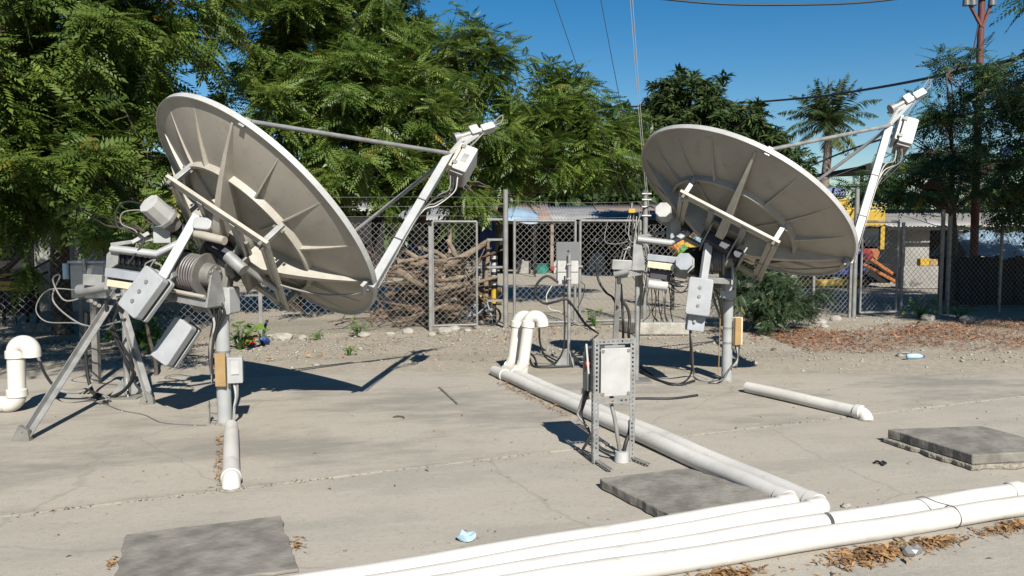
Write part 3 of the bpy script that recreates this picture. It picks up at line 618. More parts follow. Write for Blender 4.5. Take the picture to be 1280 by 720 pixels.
# ---- tripod under the drive beam
def angle_leg(b, p0, p1, w):
    d = (Vector(p1) - Vector(p0)); x, y, z = frame_of(d, (0, -1, 0)); c = (Vector(p0) + Vector(p1)) / 2
    b.obox(c + y * (w / 2), z, y, (d.length, w, 0.007)); b.obox(c + x * (w / 2), z, x, (d.length, w, 0.007)); return b
tb = gz(112, 492); tt_ = at(113, 372, tb.y - .25)
T = empty('tripod', tb, 'galvanised tripod holding the drive beam of the left dish', 'tripod')
tp = at(113, 368, 6.9)
MB().cyl(V(tp.x, 7.5, 0.02), V(tp.x, 7.5, tp.z), 0.03, n=18).build('post', 'galv', T)
f_ = V(tp.x, 7.5, 0.0); m_ = MB(); m_.box(f_ + V(-.16, -.16, 0.002), f_ + V(.16, .16, 0.016)); base_p = m_.build('base_plate', 'galv_dark', T, 0.002)
for a in range(4):
    d = V(math.cos(a * 1.571 + .5), math.sin(a * 1.571 + .5), 0); MB().prism([f_ + d * .03 + V(0, 0, .016), f_ + d * .15 + V(0, 0, .016), f_ + d * .035 + V(0, 0, .18)], d.cross(V(0, 0, 1)) * .01).build('gusset', 'galv', base_p)
legt = V(tp.x, 7.35, tp.z - .02); ft = gz(30, 546, .03); ft2 = gz(186, 501, .03)
for fpt in (ft, ft2):
    b_ = MB(); angle_leg(b_, fpt, legt + (fpt - legt).normalized() * .02, 0.052); lg = b_.build('leg', 'galv', T)
    MB().prism([fpt + V(-.09, -.02, -.03), fpt + V(.05, -.02, -.03), fpt + V(.04, -.02, .05), fpt + V(-.03, -.02, .09)], V(0, .05, 0)).build('foot_bracket', 'galv_dark', lg, .002)
MB().cyl(at(100, 363, 7.15), at(142, 357, 7.0), 0.055, 0.04, 18).build('bearing', 'galv', T)
MB().rbox(at(117, 350, 7.05), V(1, 0, -.06), V(0, 0, 1), (0.17, 0.10, 0.05), .006).build('bearing_cap', 'galv', T, 0.004)
for k in range(3): MB().cyl(at(110 + k * 4, 376 + 3 * k, 7.2), at(114 + k * 5, 376 + 3 * k, 7.05), 0.018, n=6).build('bolt', 'galv_dark', T)
# cables lashed to the tripod
cable([at(105, 372, 7.2), at(80, 375, 7.2), at(66, 350, 7.3), at(75, 345, 7.4), at(66, 375, 7.3), at(95, 402, 7.2), at(120, 408, 7.15), at(150, 402, 7.0)], 0.008, 'cablegrey', T)
cable([at(108, 364, 7.2), at(62, 362, 7.3), at(45, 385, 7.3), at(58, 402, 7.3), at(96, 404, 7.2), at(132, 412, 7.1), at(145, 400, 6.9)], 0.006, 'cablegrey', T)
cable([at(132, 376, 7.1), at(138, 408, 7.15), at(160, 455, 7.25), at(168, 470, 7.3), at(150, 492, 7.35), at(125, 497, 7.38), at(112, 480, 7.4), at(107, 440, 7.4), at(108, 390, 7.35)], 0.016, 'rubber', T)
cable([at(150, 380, 7.1), at(142, 410, 7.15), at(165, 455, 7.25), at(160, 482, 7.3), at(135, 497, 7.35), at(90, 500, 7.35), at(72, 498, 7.4), at(85, 505, 7.2), at(125, 499, 7.3)], 0.013, 'rubber', T)
cable([at(45, 440, 7.2), at(58, 470, 7.25), at(75, 488, 7.3), at(100, 490, 7.3), at(115, 481, 7.35)], 0.014, 'cablegrey', T)
for k in range(4): cable([at(100 + 5 * k, 492, 7.4), at(108 + 5 * k, 486 + 2 * k, 7.3), at(125 + 4 * k, 498, 7.2), at(135 - 6 * k, 503, 7.1)], 0.009, random.choice(['rubber', 'cablegrey']), T)
# white cabinet behind the tripod
cb = at(112, 373, 8.0)
K = empty('cable_cabinet', V(cb.x, 8.05, cb.z - .02), 'white electrical cabinet behind the head of the left tripod', 'cabinet')
bx = MB().box(V(cb.x - .19, 8.0, cb.z), V(cb.x + .17, 8.18, cb.z + .36)).build('body', 'white', K, 0.01)
MB().box(V(cb.x - .18, 7.985, cb.z + .19), V(cb.x + .16, 7.998, cb.z + .34)).build('door', 'white', K, 0.004)
MB().box(V(cb.x - .20, 7.97, cb.z + .36), V(cb.x + .18, 8.2, cb.z + .385)).build('lid', 'white', K, 0.004)
MB().cyl(V(cb.x - .02, 7.96, cb.z + .28), V(cb.x - .02, 7.96, cb.z + .41), 0.02, n=12).build('conduit', 'galv', K)
MB().cyl(V(cb.x - .22, 7.98, cb.z + .2), V(cb.x - .22, 7.98, cb.z + .36), 0.03, n=12).build('gland', 'clearblue', K)
MB().bar(V(cb.x - .02, 8.12, 0), V(cb.x - .02, 8.12, cb.z), 0.06).build('stake', 'galv_dark', K)
# rusty anchor stub and lead by the mast
s = gz(262, 530); o = MB().bar(s, s + V(-.01, .02, .19), 0.02, 0.012).bar(s + V(-.01, .02, .16), s + V(.02, -.02, .16), .012).bar(s + V(0, .02, .09), s + V(.06, 0, .085), .010).bar(s, s + V(.09, .02, .01), .012).build('anchor_stub', 'galv_dark'); tag(o, 'small rusty steel stub standing on concrete by the left mast', 'stub')
cable([gz(128, 503, .01), gz(150, 512, .01), gz(180, 518, .01), gz(200, 527, .01), gz(230, 530, .01), gz(258, 531, .01)], 0.0035, 'cablegrey', None, 'ground_wire', label='thin wire lying on concrete from tripod to steel stub')
# ---- right antenna
DR = 8.12
base = gz(908, 477); ROOT = empty('satellite_dish', base, 'satellite dish on the right, before the coconut palm and blue sky', 'satellite dish', 'satellite dishes'); ROOT['tone'] = 1
n_r = V(0.557, 0.268, 0.786); C_r = V(2.345, 8.0, 1.86); e_r = V(0.82, -0.32, -0.47)
DRs = Dish(C_r, n_r, e_r); wf = build_dish(DRs, ROOT, (0.90, 1.53))
top = V(base.x, base.y, 0.93); mast(ROOT, base, top, 0.054, None)
hub = DRs.p(0, 0, wf)
MB().rbox(top + V(-0.01, 0, 0.08), V(1, -0.2, 0), V(0, 0, 1), (0.17, 0.24, 0.16), 0.025).build('mast_head', 'greypaint', ROOT, 0.006)
for dx, dz in ((-.03, .12), (.04, .12), (-.03, .06), (.04, .06)): MB().cyl(top + V(-.01 + dx, -0.085, dz), top + V(-.01 + dx, -0.10, dz), 0.015, n=6).build('head_bolt', 'galv_dark', ROOT)
hd = V(0.93, -0.30, -0.05).normalized(); dc = at(896, 324, DR - .14); drum(ROOT, dc, hd, 0.14, 0.15)
for k, off in ((0, 0.15), (1, -0.11)):
    q = dc + hd * off; up = V(0, 0, 1); sd = hd.cross(up).normalized()
    MB().prism([q + sd * .12 - up * .24, q - sd * .12 - up * .24, q - sd * .05 + up * .02, q - sd * .03 + up * .06, q + sd * .03 + up * .06, q + sd * .05 + up * .02], hd * 0.016).build('cheek_plate', 'galv', ROOT, 0.002)
MB().prism([at(900, 372, DR - .1), at(914, 372, DR - .1), at(916, 352, DR - .1), at(904, 322, DR - .1), at(899, 335, DR - .1)], V(0, .02, 0)).build('gusset_plate', 'bluegrey', ROOT, 0.002)
MB().obox(dc - V(0, 0, 0.215), hd, V(0, 1, 0), (0.34, 0.16, 0.06)).build('cradle', 'galv', ROOT, 0.004)
MB().bar(dc + V(0, 0, -0.25), top + V(0, 0, 0.04), 0.12, 0.10).build('saddle', 'galv_dark', ROOT, 0.004)
MB().bar(top + V(0, 0, .16), hub - DRs.n * .03, 0.15, 0.13).build('pivot_neck', 'galv_dark', ROOT, 0.01)
for sg in (-1, 1): MB().prism([hub + DRs.e * .14 * sg, hub + DRs.e * .14 * sg + DRs.g * .22, hub + DRs.e * .14 * sg - DRs.n * .2 + DRs.g * .10, hub + DRs.e * .14 * sg - DRs.n * .18 - DRs.g * .06, hub + DRs.e * .14 * sg - DRs.g * .2], DRs.e * 0.014).build('pivot_plate', 'galv', ROOT, 0.002)
q = at(895, 285, 8.0); MB().cyl(q, q + V(.05, .03, .02), 0.12, n=28).build('gear_sector', 'cream', ROOT, 0.004)
MB().cyl(at(893, 291, 7.95), at(926, 293, 7.9), 0.026, n=18).build('pivot_tube', 'cream', ROOT)
MB().cyl(at(912, 318, 8.0), at(930, 300, 7.95), 0.045, n=18).build('elevation_jack', 'galv', ROOT)
MB().rbox(at(933, 317, 7.9), DRs.e, DRs.g, (0.22, 0.16, 0.1), 0.02).build('gear_cover', 'cream', ROOT, 0.006)
# drive beam
MB().tube([at(797, 299, DR - .10), at(838, 304, DR - .12), at(860, 291, DR - .05)], 0.036, 4).build('drive_arm', 'greypaint', ROOT)
MB().bar(at(797, 296, DR), at(862, 286, DR + .2), 0.045, 0.03).build('rear_arm', 'galv', ROOT, 0.003)
MB().prism([at(790, 338, DR - .08), at(792, 300, DR - .08), at(800, 293, DR - .08), at(803, 310, DR - .08), at(808, 338, DR - .08)], V(0, 0.03, 0)).build('end_plate', 'galv', ROOT, 0.003)
MB().bar(at(809, 321, DR - .1), at(845, 325, DR - .14), 0.09, 0.062).build('drive_channel', 'bluegrey', ROOT, 0.004)
MB().bar(at(809, 330, DR - .09), at(842, 334, DR - .12), 0.10, 0.065).build('drive_cover', 'cream', ROOT, 0.004)
MB().bar(at(812, 342, DR - .03), at(838, 345, DR - .05), 0.10, 0.09).build('drive_motor', 'drumdark', ROOT, 0.006)
MB().cyl(at(810, 355, DR - .1), at(834, 358, DR - .12), 0.047, n=22).build('cylinder', 'white', ROOT, 0.004)
MB().rbox(at(853, 340, DR), V(1, -.1, -.15), V(0, 0, 1), (0.16, 0.13, 0.12), 0.03).build('gearbox', 'galv', ROOT, 0.01)
octo_motor(ROOT, at(829, 262, DR - .18), V(.07, .20, -.08), 0.082, 0.15, 'white')
octo_motor(ROOT, at(855, 327, DR - .30), V(.05, .20, -.03), 0.086, 0.12, 'bluegrey')
MB().obox(at(842, 285, DR + .05), V(0, 0, 1), V(1, .3, 0), (0.22, 0.12, 0.10)).build('motor_pedestal', 'greypaint', ROOT, 0.006)
MB().cyl(at(845, 270, DR + .1), at(868, 285, DR + .12), 0.07, n=16).build('shaft_boot', 'black', ROOT)
MB().cyl(at(866, 327, DR + .05), at(877, 327, DR - .1), 0.15, n=32).build('brake_disc', 'black', ROOT, 0.004)
MB().bar(at(879, 350, DR - .38), at(890, 274, DR - .18), 0.075, 0.05, V(0.3, -1, .1)).build('weight_arm', 'cast', ROOT, 0.004)
rounded_box_weight(ROOT, at(874, 371, DR - .42), V(0.14, 0.12, 0.98), V(-0.22, -0.95, 0.24), (0.37, 0.235, 0.075), 3)
cw = MB().rbox(at(869, 403, DR - .34), V(0.14, .1, .97), V(1, 0, -.1), (0.17, 0.17, 0.10), 0.012).build('counterweight', 'bluegrey', ROOT, 0.006)
q = at(868, 402, DR - .40); MB().cyl(q, q + V(0, -.015, .003), 0.016, n=6).build('bolt', 'galv_dark', cw)
# small box at the beam's outer end
MB().rbox(at(777, 331, DR - .15), V(1, 0, -.05), V(0, 0, 1), (0.20, 0.10, 0.08), .01).build('limit_switch', 'galv', ROOT, 0.004)
MB().cyl(at(768, 343, DR - .15), at(786, 339, DR - .2), 0.03, n=16).build('bearing', 'galv', ROOT)
# junction board on the mast
zb = at(919, 415, 8.1).z
jb = MB().rbox(V(base.x + .09, base.y - .03, zb), V(1, .4, 0), V(0, 0, 1), (0.10, 0.29, 0.07), .006).build('switch_box', 'cream', ROOT, .004)
MB().obox(V(base.x + .085, base.y - .085, zb), V(1, .4, 0), V(0, 0, 1), (0.075, 0.285, 0.02)).build('cover_board', 'brownpanel', ROOT, 0.003)
for k in range(4): cable([V(base.x + .07 + .015 * k, base.y - .05, zb - .14), V(base.x + .09, base.y - .06, zb - .28 - .03 * k), V(base.x + .02, base.y - .09, .17), V(base.x - .07, base.y - .11, .05), V(base.x - .13 - .03 * k, base.y - .12, .012)], 0.008, random.choice(['cablegrey', 'cablewhite', 'rubber']), ROOT)
cable([at(896, 365, DR), at(900, 390, DR), at(899, 440, DR), at(898, 468, DR)], 0.005, 'brownpanel', ROOT)
for k in range(8):
    cable([at(random.uniform(795, 835), random.uniform(336, 350), DR), at(random.uniform(835, 855), random.uniform(350, 366), DR), at(random.uniform(862, 885), random.uniform(336, 362), DR - .1), at(random.uniform(885, 900), random.uniform(355, 372), DR - .1), V(base.x - .06, base.y - .06, .6)], 0.006, random.choice(['rubber', 'cablegrey', 'cablewhite']), ROOT)
for k in range(2): cable([at(862 + k, 398, DR - .3), at(863 + 2 * k, 430, DR - .3), gz(864 + 3 * k, 466, .05), gz(850 + 22 * k, 480 - 6 * k, .012), gz(830 + 55 * k, 478 - 2 * k, .01), gz(800 + 100 * k, 458 + 16 * k, .01)], 0.010, 'rubber' if k == 0 else 'cablegrey', ROOT)
for k in range(9):
    x0 = 811 + k * 3.2; cable([at(x0, 360, DR), at(x0 + random.uniform(-3, 3), 375, DR + .1), at(x0 + random.uniform(-4, 6), 392, DR + .5), at(x0 + random.uniform(-8, 8), 402, DR + 1.6)], 0.006, random.choice(['rubber', 'cablegrey', 'cablewhite']), ROOT)
# ---- support of the right drive beam
tb2 = V(at(797, 340, DR + .15).x, DR + .15, 0)
T2 = empty('support_stand', tb2, 'galvanised leg stand holding the drive beam of the right dish', 'stand')
tz = at(797, 342, DR + .15).z
MB().cyl(V(tb2.x, tb2.y, .01), V(tb2.x, tb2.y, tz), 0.026, n=16).build('post', 'galv', T2)
MB().box(tb2 + V(-.15, -.15, .002), tb2 + V(.15, .15, .016)).build('base_plate', 'galv_dark', T2, .002)
lt = at(770, 345, DR - .1)
for a0, a1 in ((lt, gz(764, 470, .02)), (V(tb2.x, tb2.y, tz - .02), V(tb2.x + .12, tb2.y + .95, .02))):
    b_ = MB(); angle_leg(b_, a1, a0, 0.055); lg = b_.build('leg', 'galv', T2)
    MB().obox(Vector(a1) + V(0, 0, .0), V(1, 0, 0), V(0, 1, 0), (.13, .08, .04)).build('foot_bracket', 'galv_dark', lg, .002)
MB().bar(lt, at(800, 340, DR), 0.06).build('head_bar', 'galv', T2, .003)
cable([at(776, 355, DR), at(778, 385, DR + .1), at(779, 410, DR + .1), gz(780, 455, .02), gz(795, 462, .012), gz(820, 474, .012), gz(848, 481, .012), gz(868, 476, .012)], 0.014, 'rubber', T2)
cable([at(774, 372, DR + .1), at(784, 385, DR + .1), at(787, 400, DR + .1), at(786, 420, DR + .1), gz(790, 462, .02)], 0.016, 'rubber', T2)
cable([at(745, 330, DR + .4), at(748, 350, DR + .4), at(757, 365, DR + .3), at(766, 372, DR + .1), at(772, 385, DR)], 0.013, 'rubber', T2)
for k in range(4): cable([at(765 + 3 * k, 345, DR), at(770 + 5 * k, 318 - 3 * k, DR), at(795, 312 + 4 * k, DR), at(810, 325 + 3 * k, DR)], 0.006, random.choice(['rubber', 'cablegrey', 'cablewhite']), T2)
cable([at(795, 332, DR), at(793, 300, DR), at(800, 270, DR + .2), at(812, 258, DR + .1), at(826, 268, DR - .1)], 0.007, 'cablegrey', T2)
# ---------------------------------------------------------------- pipes
PR = 0.053
def arc_pts(p0, d0, d1, rad, n=10):
    """quarter-ish bend from direction d0 to d1 starting at p0"""
    d0 = Vector(d0).normalized(); d1 = Vector(d1).normalized(); ang = d0.angle(d1); nrm = (d1 - d0 * d1.dot(d0)).normalized(); c = Vector(p0) + nrm * rad
    return [c - nrm * (rad * math.cos(ang * k / n)) + d0 * (rad * math.sin(ang * k / n)) for k in range(n + 1)]
def straight(root, p0, p1, r, mat='pvc'):
    d = Vector(p1) - Vector(p0); n = max(2, int(d.length / 0.25)); pts = [Vector(p0) + d * (i / n) + V(0, 0, 0.004 * math.sin(i * 1.3)) for i in range(n + 1)]
    return MB().tube(pts, r, 28).build('pipe', mat, root)
def socket(root, p, d, r, L_=0.07, mat='pvc'):
    d = Vector(d).normalized(); b = MB(); b.cyl(Vector(p) - d * L_ / 2, Vector(p) + d * L_ / 2, r * 1.19, n=28); b.cyl(Vector(p) + d * (L_ / 2), Vector(p) + d * (L_ / 2 + .012), r * 1.19, r * 1.03, 28, False); return b.build('socket', mat, root, .003)
def down_end(root, p, d, r):
    pts = arc_pts(p, d, (0, 0, -1), 0.075); pts.append(pts[-1] + V(0, 0, -0.06)); MB().tube(pts, r * 1.06, 28).build('elbow', 'pvc', root); socket(root, p, d, r, .05)
# two long diagonal pipes with risers
N1 = gz(996, 631, PR); N2 = gz(1034, 636, PR); far1 = gz(618, 463, PR); far2 = far1 + V(.115, .045, 0)
for i, (nn, ff, lab) in enumerate(((N1, far1, 'long diagonal drain pipe nearer the control stand, ending in a hook riser'), (N2, far2, 'long diagonal drain pipe on the right of its twin, ending in a hook riser'))):
    R_ = empty('drain_pipe', V(nn.x, nn.y, 0), lab, 'pipe', 'white drain pipes'); d = (ff - nn).normalized()
    straight(R_, nn + d * .07, ff, PR + .004, 'pvcgrey')
    # bend to the front run
    left = (gz(440, 722, PR) - N1).normalized() if i == 0 else (gz(680, 698, PR) - N2).normalized()
    pts = arc_pts(nn + d * .09, -d, left, 0.075); MB().tube(pts, PR * 1.10, 28).build('elbow', 'pvc', R_); socket(R_, nn + d * .10, d, PR); socket(R_, pts[-1], left, PR)
    pe = pts[-1]; far = gz(330, 741, PR) if i == 0 else gz(440, 738, PR); far = pe + (far - pe).normalized() * 5.0
    straight(R_, pe, far, PR)
    # riser with swan neck
    rb = ff + V(.01, 0, 0); rb = gz(640 if i == 0 else 653, 459 if i == 0 else 463, PR); lean = (at(647.5 if i == 0 else 661, 400, rb.y) - rb).normalized(); rr = 0.064
    zt = at(650, 403, rb.y).z; topp = rb + lean * ((zt - rb.z) / lean.z)
    MB().tube([rb - lean * .02, rb + lean * .2, topp], rr, 28).build('riser', 'pvc', R_)
    pts = arc_pts(rb + lean * .16 - V(0, 0, .05), V(.2, -.3, 0), lean, .0) if False else None
    neck = arc_pts(topp, lean, V(0.95, -0.25, 0), 0.078); neck2 = arc_pts(neck[-1], V(0.95, -0.25, 0), V(0.1, -0.02, -1), 0.078)
    MB().tube(neck + neck2[1:] + [neck2[-1] + V(0.002, 0, -.035)], rr * 1.06, 28).build('swan_neck', 'pvc', R_)
    socket(R_, topp - lean * .02, lean, rr, .06)
    MB().tube([rb + V(-.06, .03, 0) , rb + V(-.01, .0, 0.0), rb + lean * .10], rr * 1.10, 28).build('riser_bend', 'pvc', R_)
    socket(R_, ff - d * .28, d, PR + .004, .06, 'pvcgrey')
# two outer front pipes
for k, (pr, pl, lab) in enumerate(((gz(1280, 613, PR), gz(680, 711, PR), 'front drain pipe second from the lens with a split joint'), (gz(1280, 632, PR), gz(680, 727, PR), 'nearest of the front drain pipes, running out of both frame edges'))):
    R_ = empty('drain_pipe', V(pr.x, pr.y, 0), lab, 'pipe', 'white drain pipes'); d = (pl - pr).normalized()
    if k == 0:
        j = gz(1030, 652, PR); t = (j - pr).dot(d); straight(R_, pr - d * 2.5, pr + d * (t - .012), PR - .002); straight(R_, pr + d * (t + .012) + V(-.004, -.006, 0), pl + d * 3.5 + V(-.004, -.006, 0), PR)
        socket(R_, gz(1268, 615, PR), d, PR, .06)
    else:
        straight(R_, pr - d * 2.5, pl + d * 3.5, PR + .002)
        # wire loop holding both
        q = gz(1190, 646, PR); x_, y_, z_ = frame_of(d, (0, 0, 1)); m_ = MB(); m_.tube([q + x_ * math.cos(a) * .060 + y_ * math.sin(a) * .060 for a in np.linspace(0, 6.283, 25)], .003, 5, False)
        m_.tube(spline([q + V(0, 0, .06), q + V(-.06, .05, .065), q + V(-.1, .1, .075), q + V(-.13, .13, .06)]), .003, 5); m_.build('tie_wire', 'galv_dark', R_)
# short stubs
for p0, p1, lab in ((gz(289, 533, PR), gz(289, 596, PR), 'short drain pipe running from the left mast towards the lens'), (gz(934, 484, PR), gz(1074, 515, PR), 'short drain pipe on the right, right of the right mast')):
    R_ = empty('drain_pipe', V(p0.x, p0.y, 0), lab, 'pipe', 'white drain pipes'); d = (p1 - p0).normalized(); straight(R_, p0, p1, PR); down_end(R_, p1, d, PR)
    q = p1 + d * .075; MB().cyl(V(q.x, q.y, .001), V(q.x, q.y, .012), .075, .065, 24).build('grout_collar', 'roughconc', R_)
    MB().cyl(p0 - d * .004, p0 + d * .004, PR * .86, n=24).build('pipe_mouth', 'pvcgrey', R_)
# left hook pipe
rb = gz(22, 505, .07); R_ = empty('drain_pipe', V(rb.x, rb.y, 0), 'white hook shaped vent pipe at the left edge', 'pipe', 'white drain pipes'); rr = .071
zt = at(23, 440, rb.y).z; tp_ = V(rb.x + .005, rb.y, zt)
MB().tube([rb + V(0, 0, .06), tp_], rr, 28).build('riser', 'pvc', R_)
nk = arc_pts(tp_, V(0, 0, 1), V(1, -.1, 0), .075); nk2 = arc_pts(nk[-1], V(1, -.1, 0), V(0, 0, -1), .075)
MB().tube(nk + nk2[1:] + [nk2[-1] + V(0, 0, -.04)], rr * 1.05, 28).build('swan_neck', 'pvc', R_); socket(R_, tp_ - V(0, 0, .02), V(0, 0, 1), rr, .06)
eb = arc_pts(rb + V(-.09, 0, 0), V(1, 0, 0), V(0, 0, 1), .09); MB().tube(eb, rr * 1.05, 28).build('elbow', 'pvc', R_); straight(R_, rb + V(-.09, 0, 0), rb + V(-2.5, -.2, 0), rr)
socket(R_, rb + V(0, 0, .10), V(0, 0, 1), rr, .06)

# ---------------------------------------------------------------- control box stand
def slotted(b, p0, p1, face, w=0.036, th=0.003, pitch=0.030):
    """one flange of perforated angle iron: two rails and rungs, so the holes are holes"""
    p0 = Vector(p0); p1 = Vector(p1); d = (p1 - p0).normalized(); n_ = Vector(face).normalized(); s_ = d.cross(n_).normalized(); L_ = (p1 - p0).length; m = (p0 + p1) / 2
    for sg in (-1, 1): b.obox(m + s_ * (sg * w * .34), d, s_, (L_, w * .32, th))
    k = int(L_ / pitch)
    for i in range(k + 1): b.obox(p0 + d * (L_ * (i + .0) / k), d, s_, (pitch * .55, w * .36, th))
    return b
f0 = gz(745, 580); f1 = gz(789.5, 576.5); dv = (f1 - f0).normalized(); nb = Vector((-dv.y, dv.x, 0)); up = V(0, 0, 1)
ST = empty('control_stand', (f0 + f1) / 2, 'perforated steel stand carrying a control box beside the diagonal pipes', 'stand')
H_ = 0.865
for p in (f0, f1):
    b = MB(); slotted(b, p + up * .006, p + up * H_, -nb); slotted(b, p + nb * .021 - dv * .021 * (1 if p is f0 else -1) + up * .006, p + nb * .021 - dv * .021 * (1 if p is f0 else -1) + up * H_, dv); b.build('leg', 'galv', ST)
for z in (H_ - .02, .435):
    b = MB(); slotted(b, f0 + up * z - nb * .004, f1 + up * z - nb * .004, -nb); b.build('cross_bar', 'galv', ST)
MB().obox((f0 + f1) / 2 + up * (H_ - .058) + nb * .01, dv, up, (.15, .018, .012)).build('hanger', 'galv', ST, .002)
for q0, q1 in ((gz(728, 567), gz(763, 591)), (gz(784, 573), gz(811, 584))):
    b = MB(); slotted(b, q0 + up * .022, q1 + up * .022, V(0, 0, 1)); b.build('foot_rail', 'galv_dark', ST)
pc = (f0 + f1) / 2 + up * .635 - nb * .012
pn = MB().rbox(pc, dv, up, (.215, .33, .012), .008).build('front_panel', 'white', ST, .003)
for sx in (-1, 1):
    for sz in (-1, 1): q = pc + dv * (.093 * sx) + up * (.148 * sz); MB().cyl(q, q - nb * .014, .012, n=6).build('corner_screw', 'galv_dark', pn)
bxo = MB().obox(pc + nb * .14 - dv * .02, dv, up, (.25, .30, .20)).build('control_box', 'darkgrey', ST, .006)
q = pc + nb * .12 - dv * .148 + up * .04; MB().cyl(q, q - dv * .03, .028, .026, 20).build('stop_button', 'red', bxo, .004)
MB().obox(pc + nb * .17 - dv * .152 + up * -.02, up, nb, (.26, .1, .012)).build('side_plate', 'galv', bxo, .002)
for sg in (-1, 1): MB().bar(pc + nb * (.13) - dv * .165 + up * (.18), pc + nb * (.13) - dv * .165 - up * .02 + nb * .05 * sg, .012).build('handle_rod', 'galv', bxo)
bk = gz(777, 577); MB().cyl(bk + up * .001, bk + up * .075, .052, .048, 24).build('conduit_footing', 'white', ST, .006)
cd = MB().tube(spline([pc - up * .17 + nb * .07, pc - up * .25 + nb * .06 + dv * .0, bk + up * .3 - dv * .05 + nb * .01, bk + up * .16 - dv * .03, bk + up * .06 - dv * .01]), .014, 12).build('conduit', 'cablegrey', ST)
cable([pc - up * .19 + nb * .06, pc - up * .22 + nb * .06], .019, 'brownpanel', ST, 'conduit_gland', 2, 10)
cable([bk + up * .05 + dv * .01, bk + up * .13 + dv * .03, bk + up * .2 + dv * .07 + nb * .03, f1 + up * .28 + nb * .03], .014, 'rubber', ST, 'conduit')
s0 = pc + nb * .16 - dv * .12 - up * .15
for k in range(3):
    q = s0 + nb * (.03 * k); cable([q + up * .02, q - up * .05 - dv * .03, at(730 - 3 * k, 505 + 3 * k, 5.5), at(727 - 2 * k, 520, 5.5), at(737 + k, 540, 5.45), at(752, 560 + k, 5.42), bk + up * .05 - dv * .02], .009, ['rubber', 'rubber', 'cablegrey'][k], ST)
for k in range(2): cable([at(728 + 6 * k, 486 + 6 * k, 5.5), at(729 + 6 * k, 492 + 7 * k, 5.5)], .013, 'cablewhite', ST, 'cable_clamp', 2, 8)
MB().bar(f0 + up * .26 + nb * .0, gz(728, 566) + up * .02, .024, .003).build('brace', 'galv_dark', ST)
cable([gz(775, 500, .01) , gz(800, 498, .012), gz(840, 498, .012), gz(872, 494, .012)], .012, 'rubber', None, 'rubber_hose', label='flat black hose end lying on the concrete behind the control stand', cat='hose')

# ---------------------------------------------------------------- post with white box and dark plate
pb = gz(711, 457); PT = empty('instrument_post', pb, 'thin grey post carrying a white box and a dark plate', 'post')
zt = at(711, 318, pb.y).z
MB().cyl(pb + up * .01, V(pb.x, pb.y, zt), .022, n=16).build('pole', 'galv', PT)
b = MB(); b.box(pb + V(-.17, -.12, .002), pb + V(.17, .12, .014)); fl = b.build('base_plate', 'galv_dark', PT)
for a in range(4):
    d = V(math.cos(a * 1.571 + .3), math.sin(a * 1.571 + .3), 0); MB().prism([pb + d * .02 + up * .014, pb + d * .17 + up * .014, pb + d * .02 + up * .19], d.cross(up) * .008).build('gusset', 'galv', fl)
zc = at(709, 314, pb.y).z; MB().obox(V(pb.x - .015, pb.y + .05, zc), V(1, .05, 0), V(0, .1, 1), (.275, .215, .012)).build('plate', 'darkgrey', PT, .002)
MB().cyl(V(pb.x - .01, pb.y + .043, zc), V(pb.x - .01, pb.y + .035, zc), .012, n=10).build('plate_bolt', 'black', PT)
zb = at(709, 340, pb.y).z; wb = MB().rbox(V(pb.x - .015, pb.y + .10, zb), V(1, .05, 0), V(0, 0, 1), (.25, .29, .12), .01).build('white_box', 'white', PT, .004)
MB().obox(V(pb.x - .018, pb.y + .034, zb), V(1, .05, 0), V(0, 0, 1), (.255, .006, .004)).build('box_seam', 'galv_dark', wb)
for k in range(2): MB().obox(V(pb.x, pb.y + .0, zb + .09 - .17 * k), V(1, 0, 0), V(0, 0, 1), (.06, .02, .06)).build('pole_clamp', 'galv', PT, .002)
MB().rbox(V(pb.x - .19, pb.y + .08, zb + .04), V(1, 0, 0), V(0, 0, 1), (.035, .06, .05), .006).build('plug', 'red', PT, .004)
d9 = pb.y
cable([at(698, 353, d9), at(684, 345, d9), at(672, 354, d9), at(669, 368, d9), at(680, 379, d9), at(695, 377, d9 - .05), at(708, 374, d9 - .05), at(718, 385, d9), at(732, 405, d9 + .1), gz(748, 417, .01)], .015, 'rubber', PT)
cable([at(690, 357, d9), at(683, 370, d9), at(687, 386, d9), at(700, 390, d9), at(722, 405, d9 + .2), at(738, 413, d9 + .6)], .007, 'cablewhite', PT)
cable([at(706, 345, d9 - .03), at(705, 375, d9 - .03), at(706, 410, d9 - .03), at(703, 440, d9 - .03), gz(690, 456, .01), gz(672, 458, .01)], .010, 'rubber', PT)
cable([gz(672, 459, .012), gz(668, 452, .012) + up * .05, at(662, 440, 9.2), at(660, 425, 9.2), at(662, 412, 9.15)], .012, 'rubber', PT)
cable([at(674, 410, 9.1), at(675, 428, 9.15), at(681, 445, 9.2), gz(692, 454, .012), gz(705, 456, .012)], .012, 'rubber', PT)
cable([gz(662, 448, .012), gz(668, 458, .012), gz(690, 459, .012), gz(730, 457, .012)], .012, 'rubber', PT)
cable([at(726, 352, d9 + .05), at(731, 358, d9 + .1), at(728, 372, d9 + .1), at(722, 385, d9 + .1)], .005, 'rubber', PT)
for k in range(5): cable([gz(712 + 3 * k, 455, .02), gz(722 + 3 * k, 450 + 2 * k, .03), gz(735 + k, 452 + 2 * k, .02), gz(728, 459, .012)], .006, random.choice(['cablewhite', 'cablegrey', 'rubber']), PT)

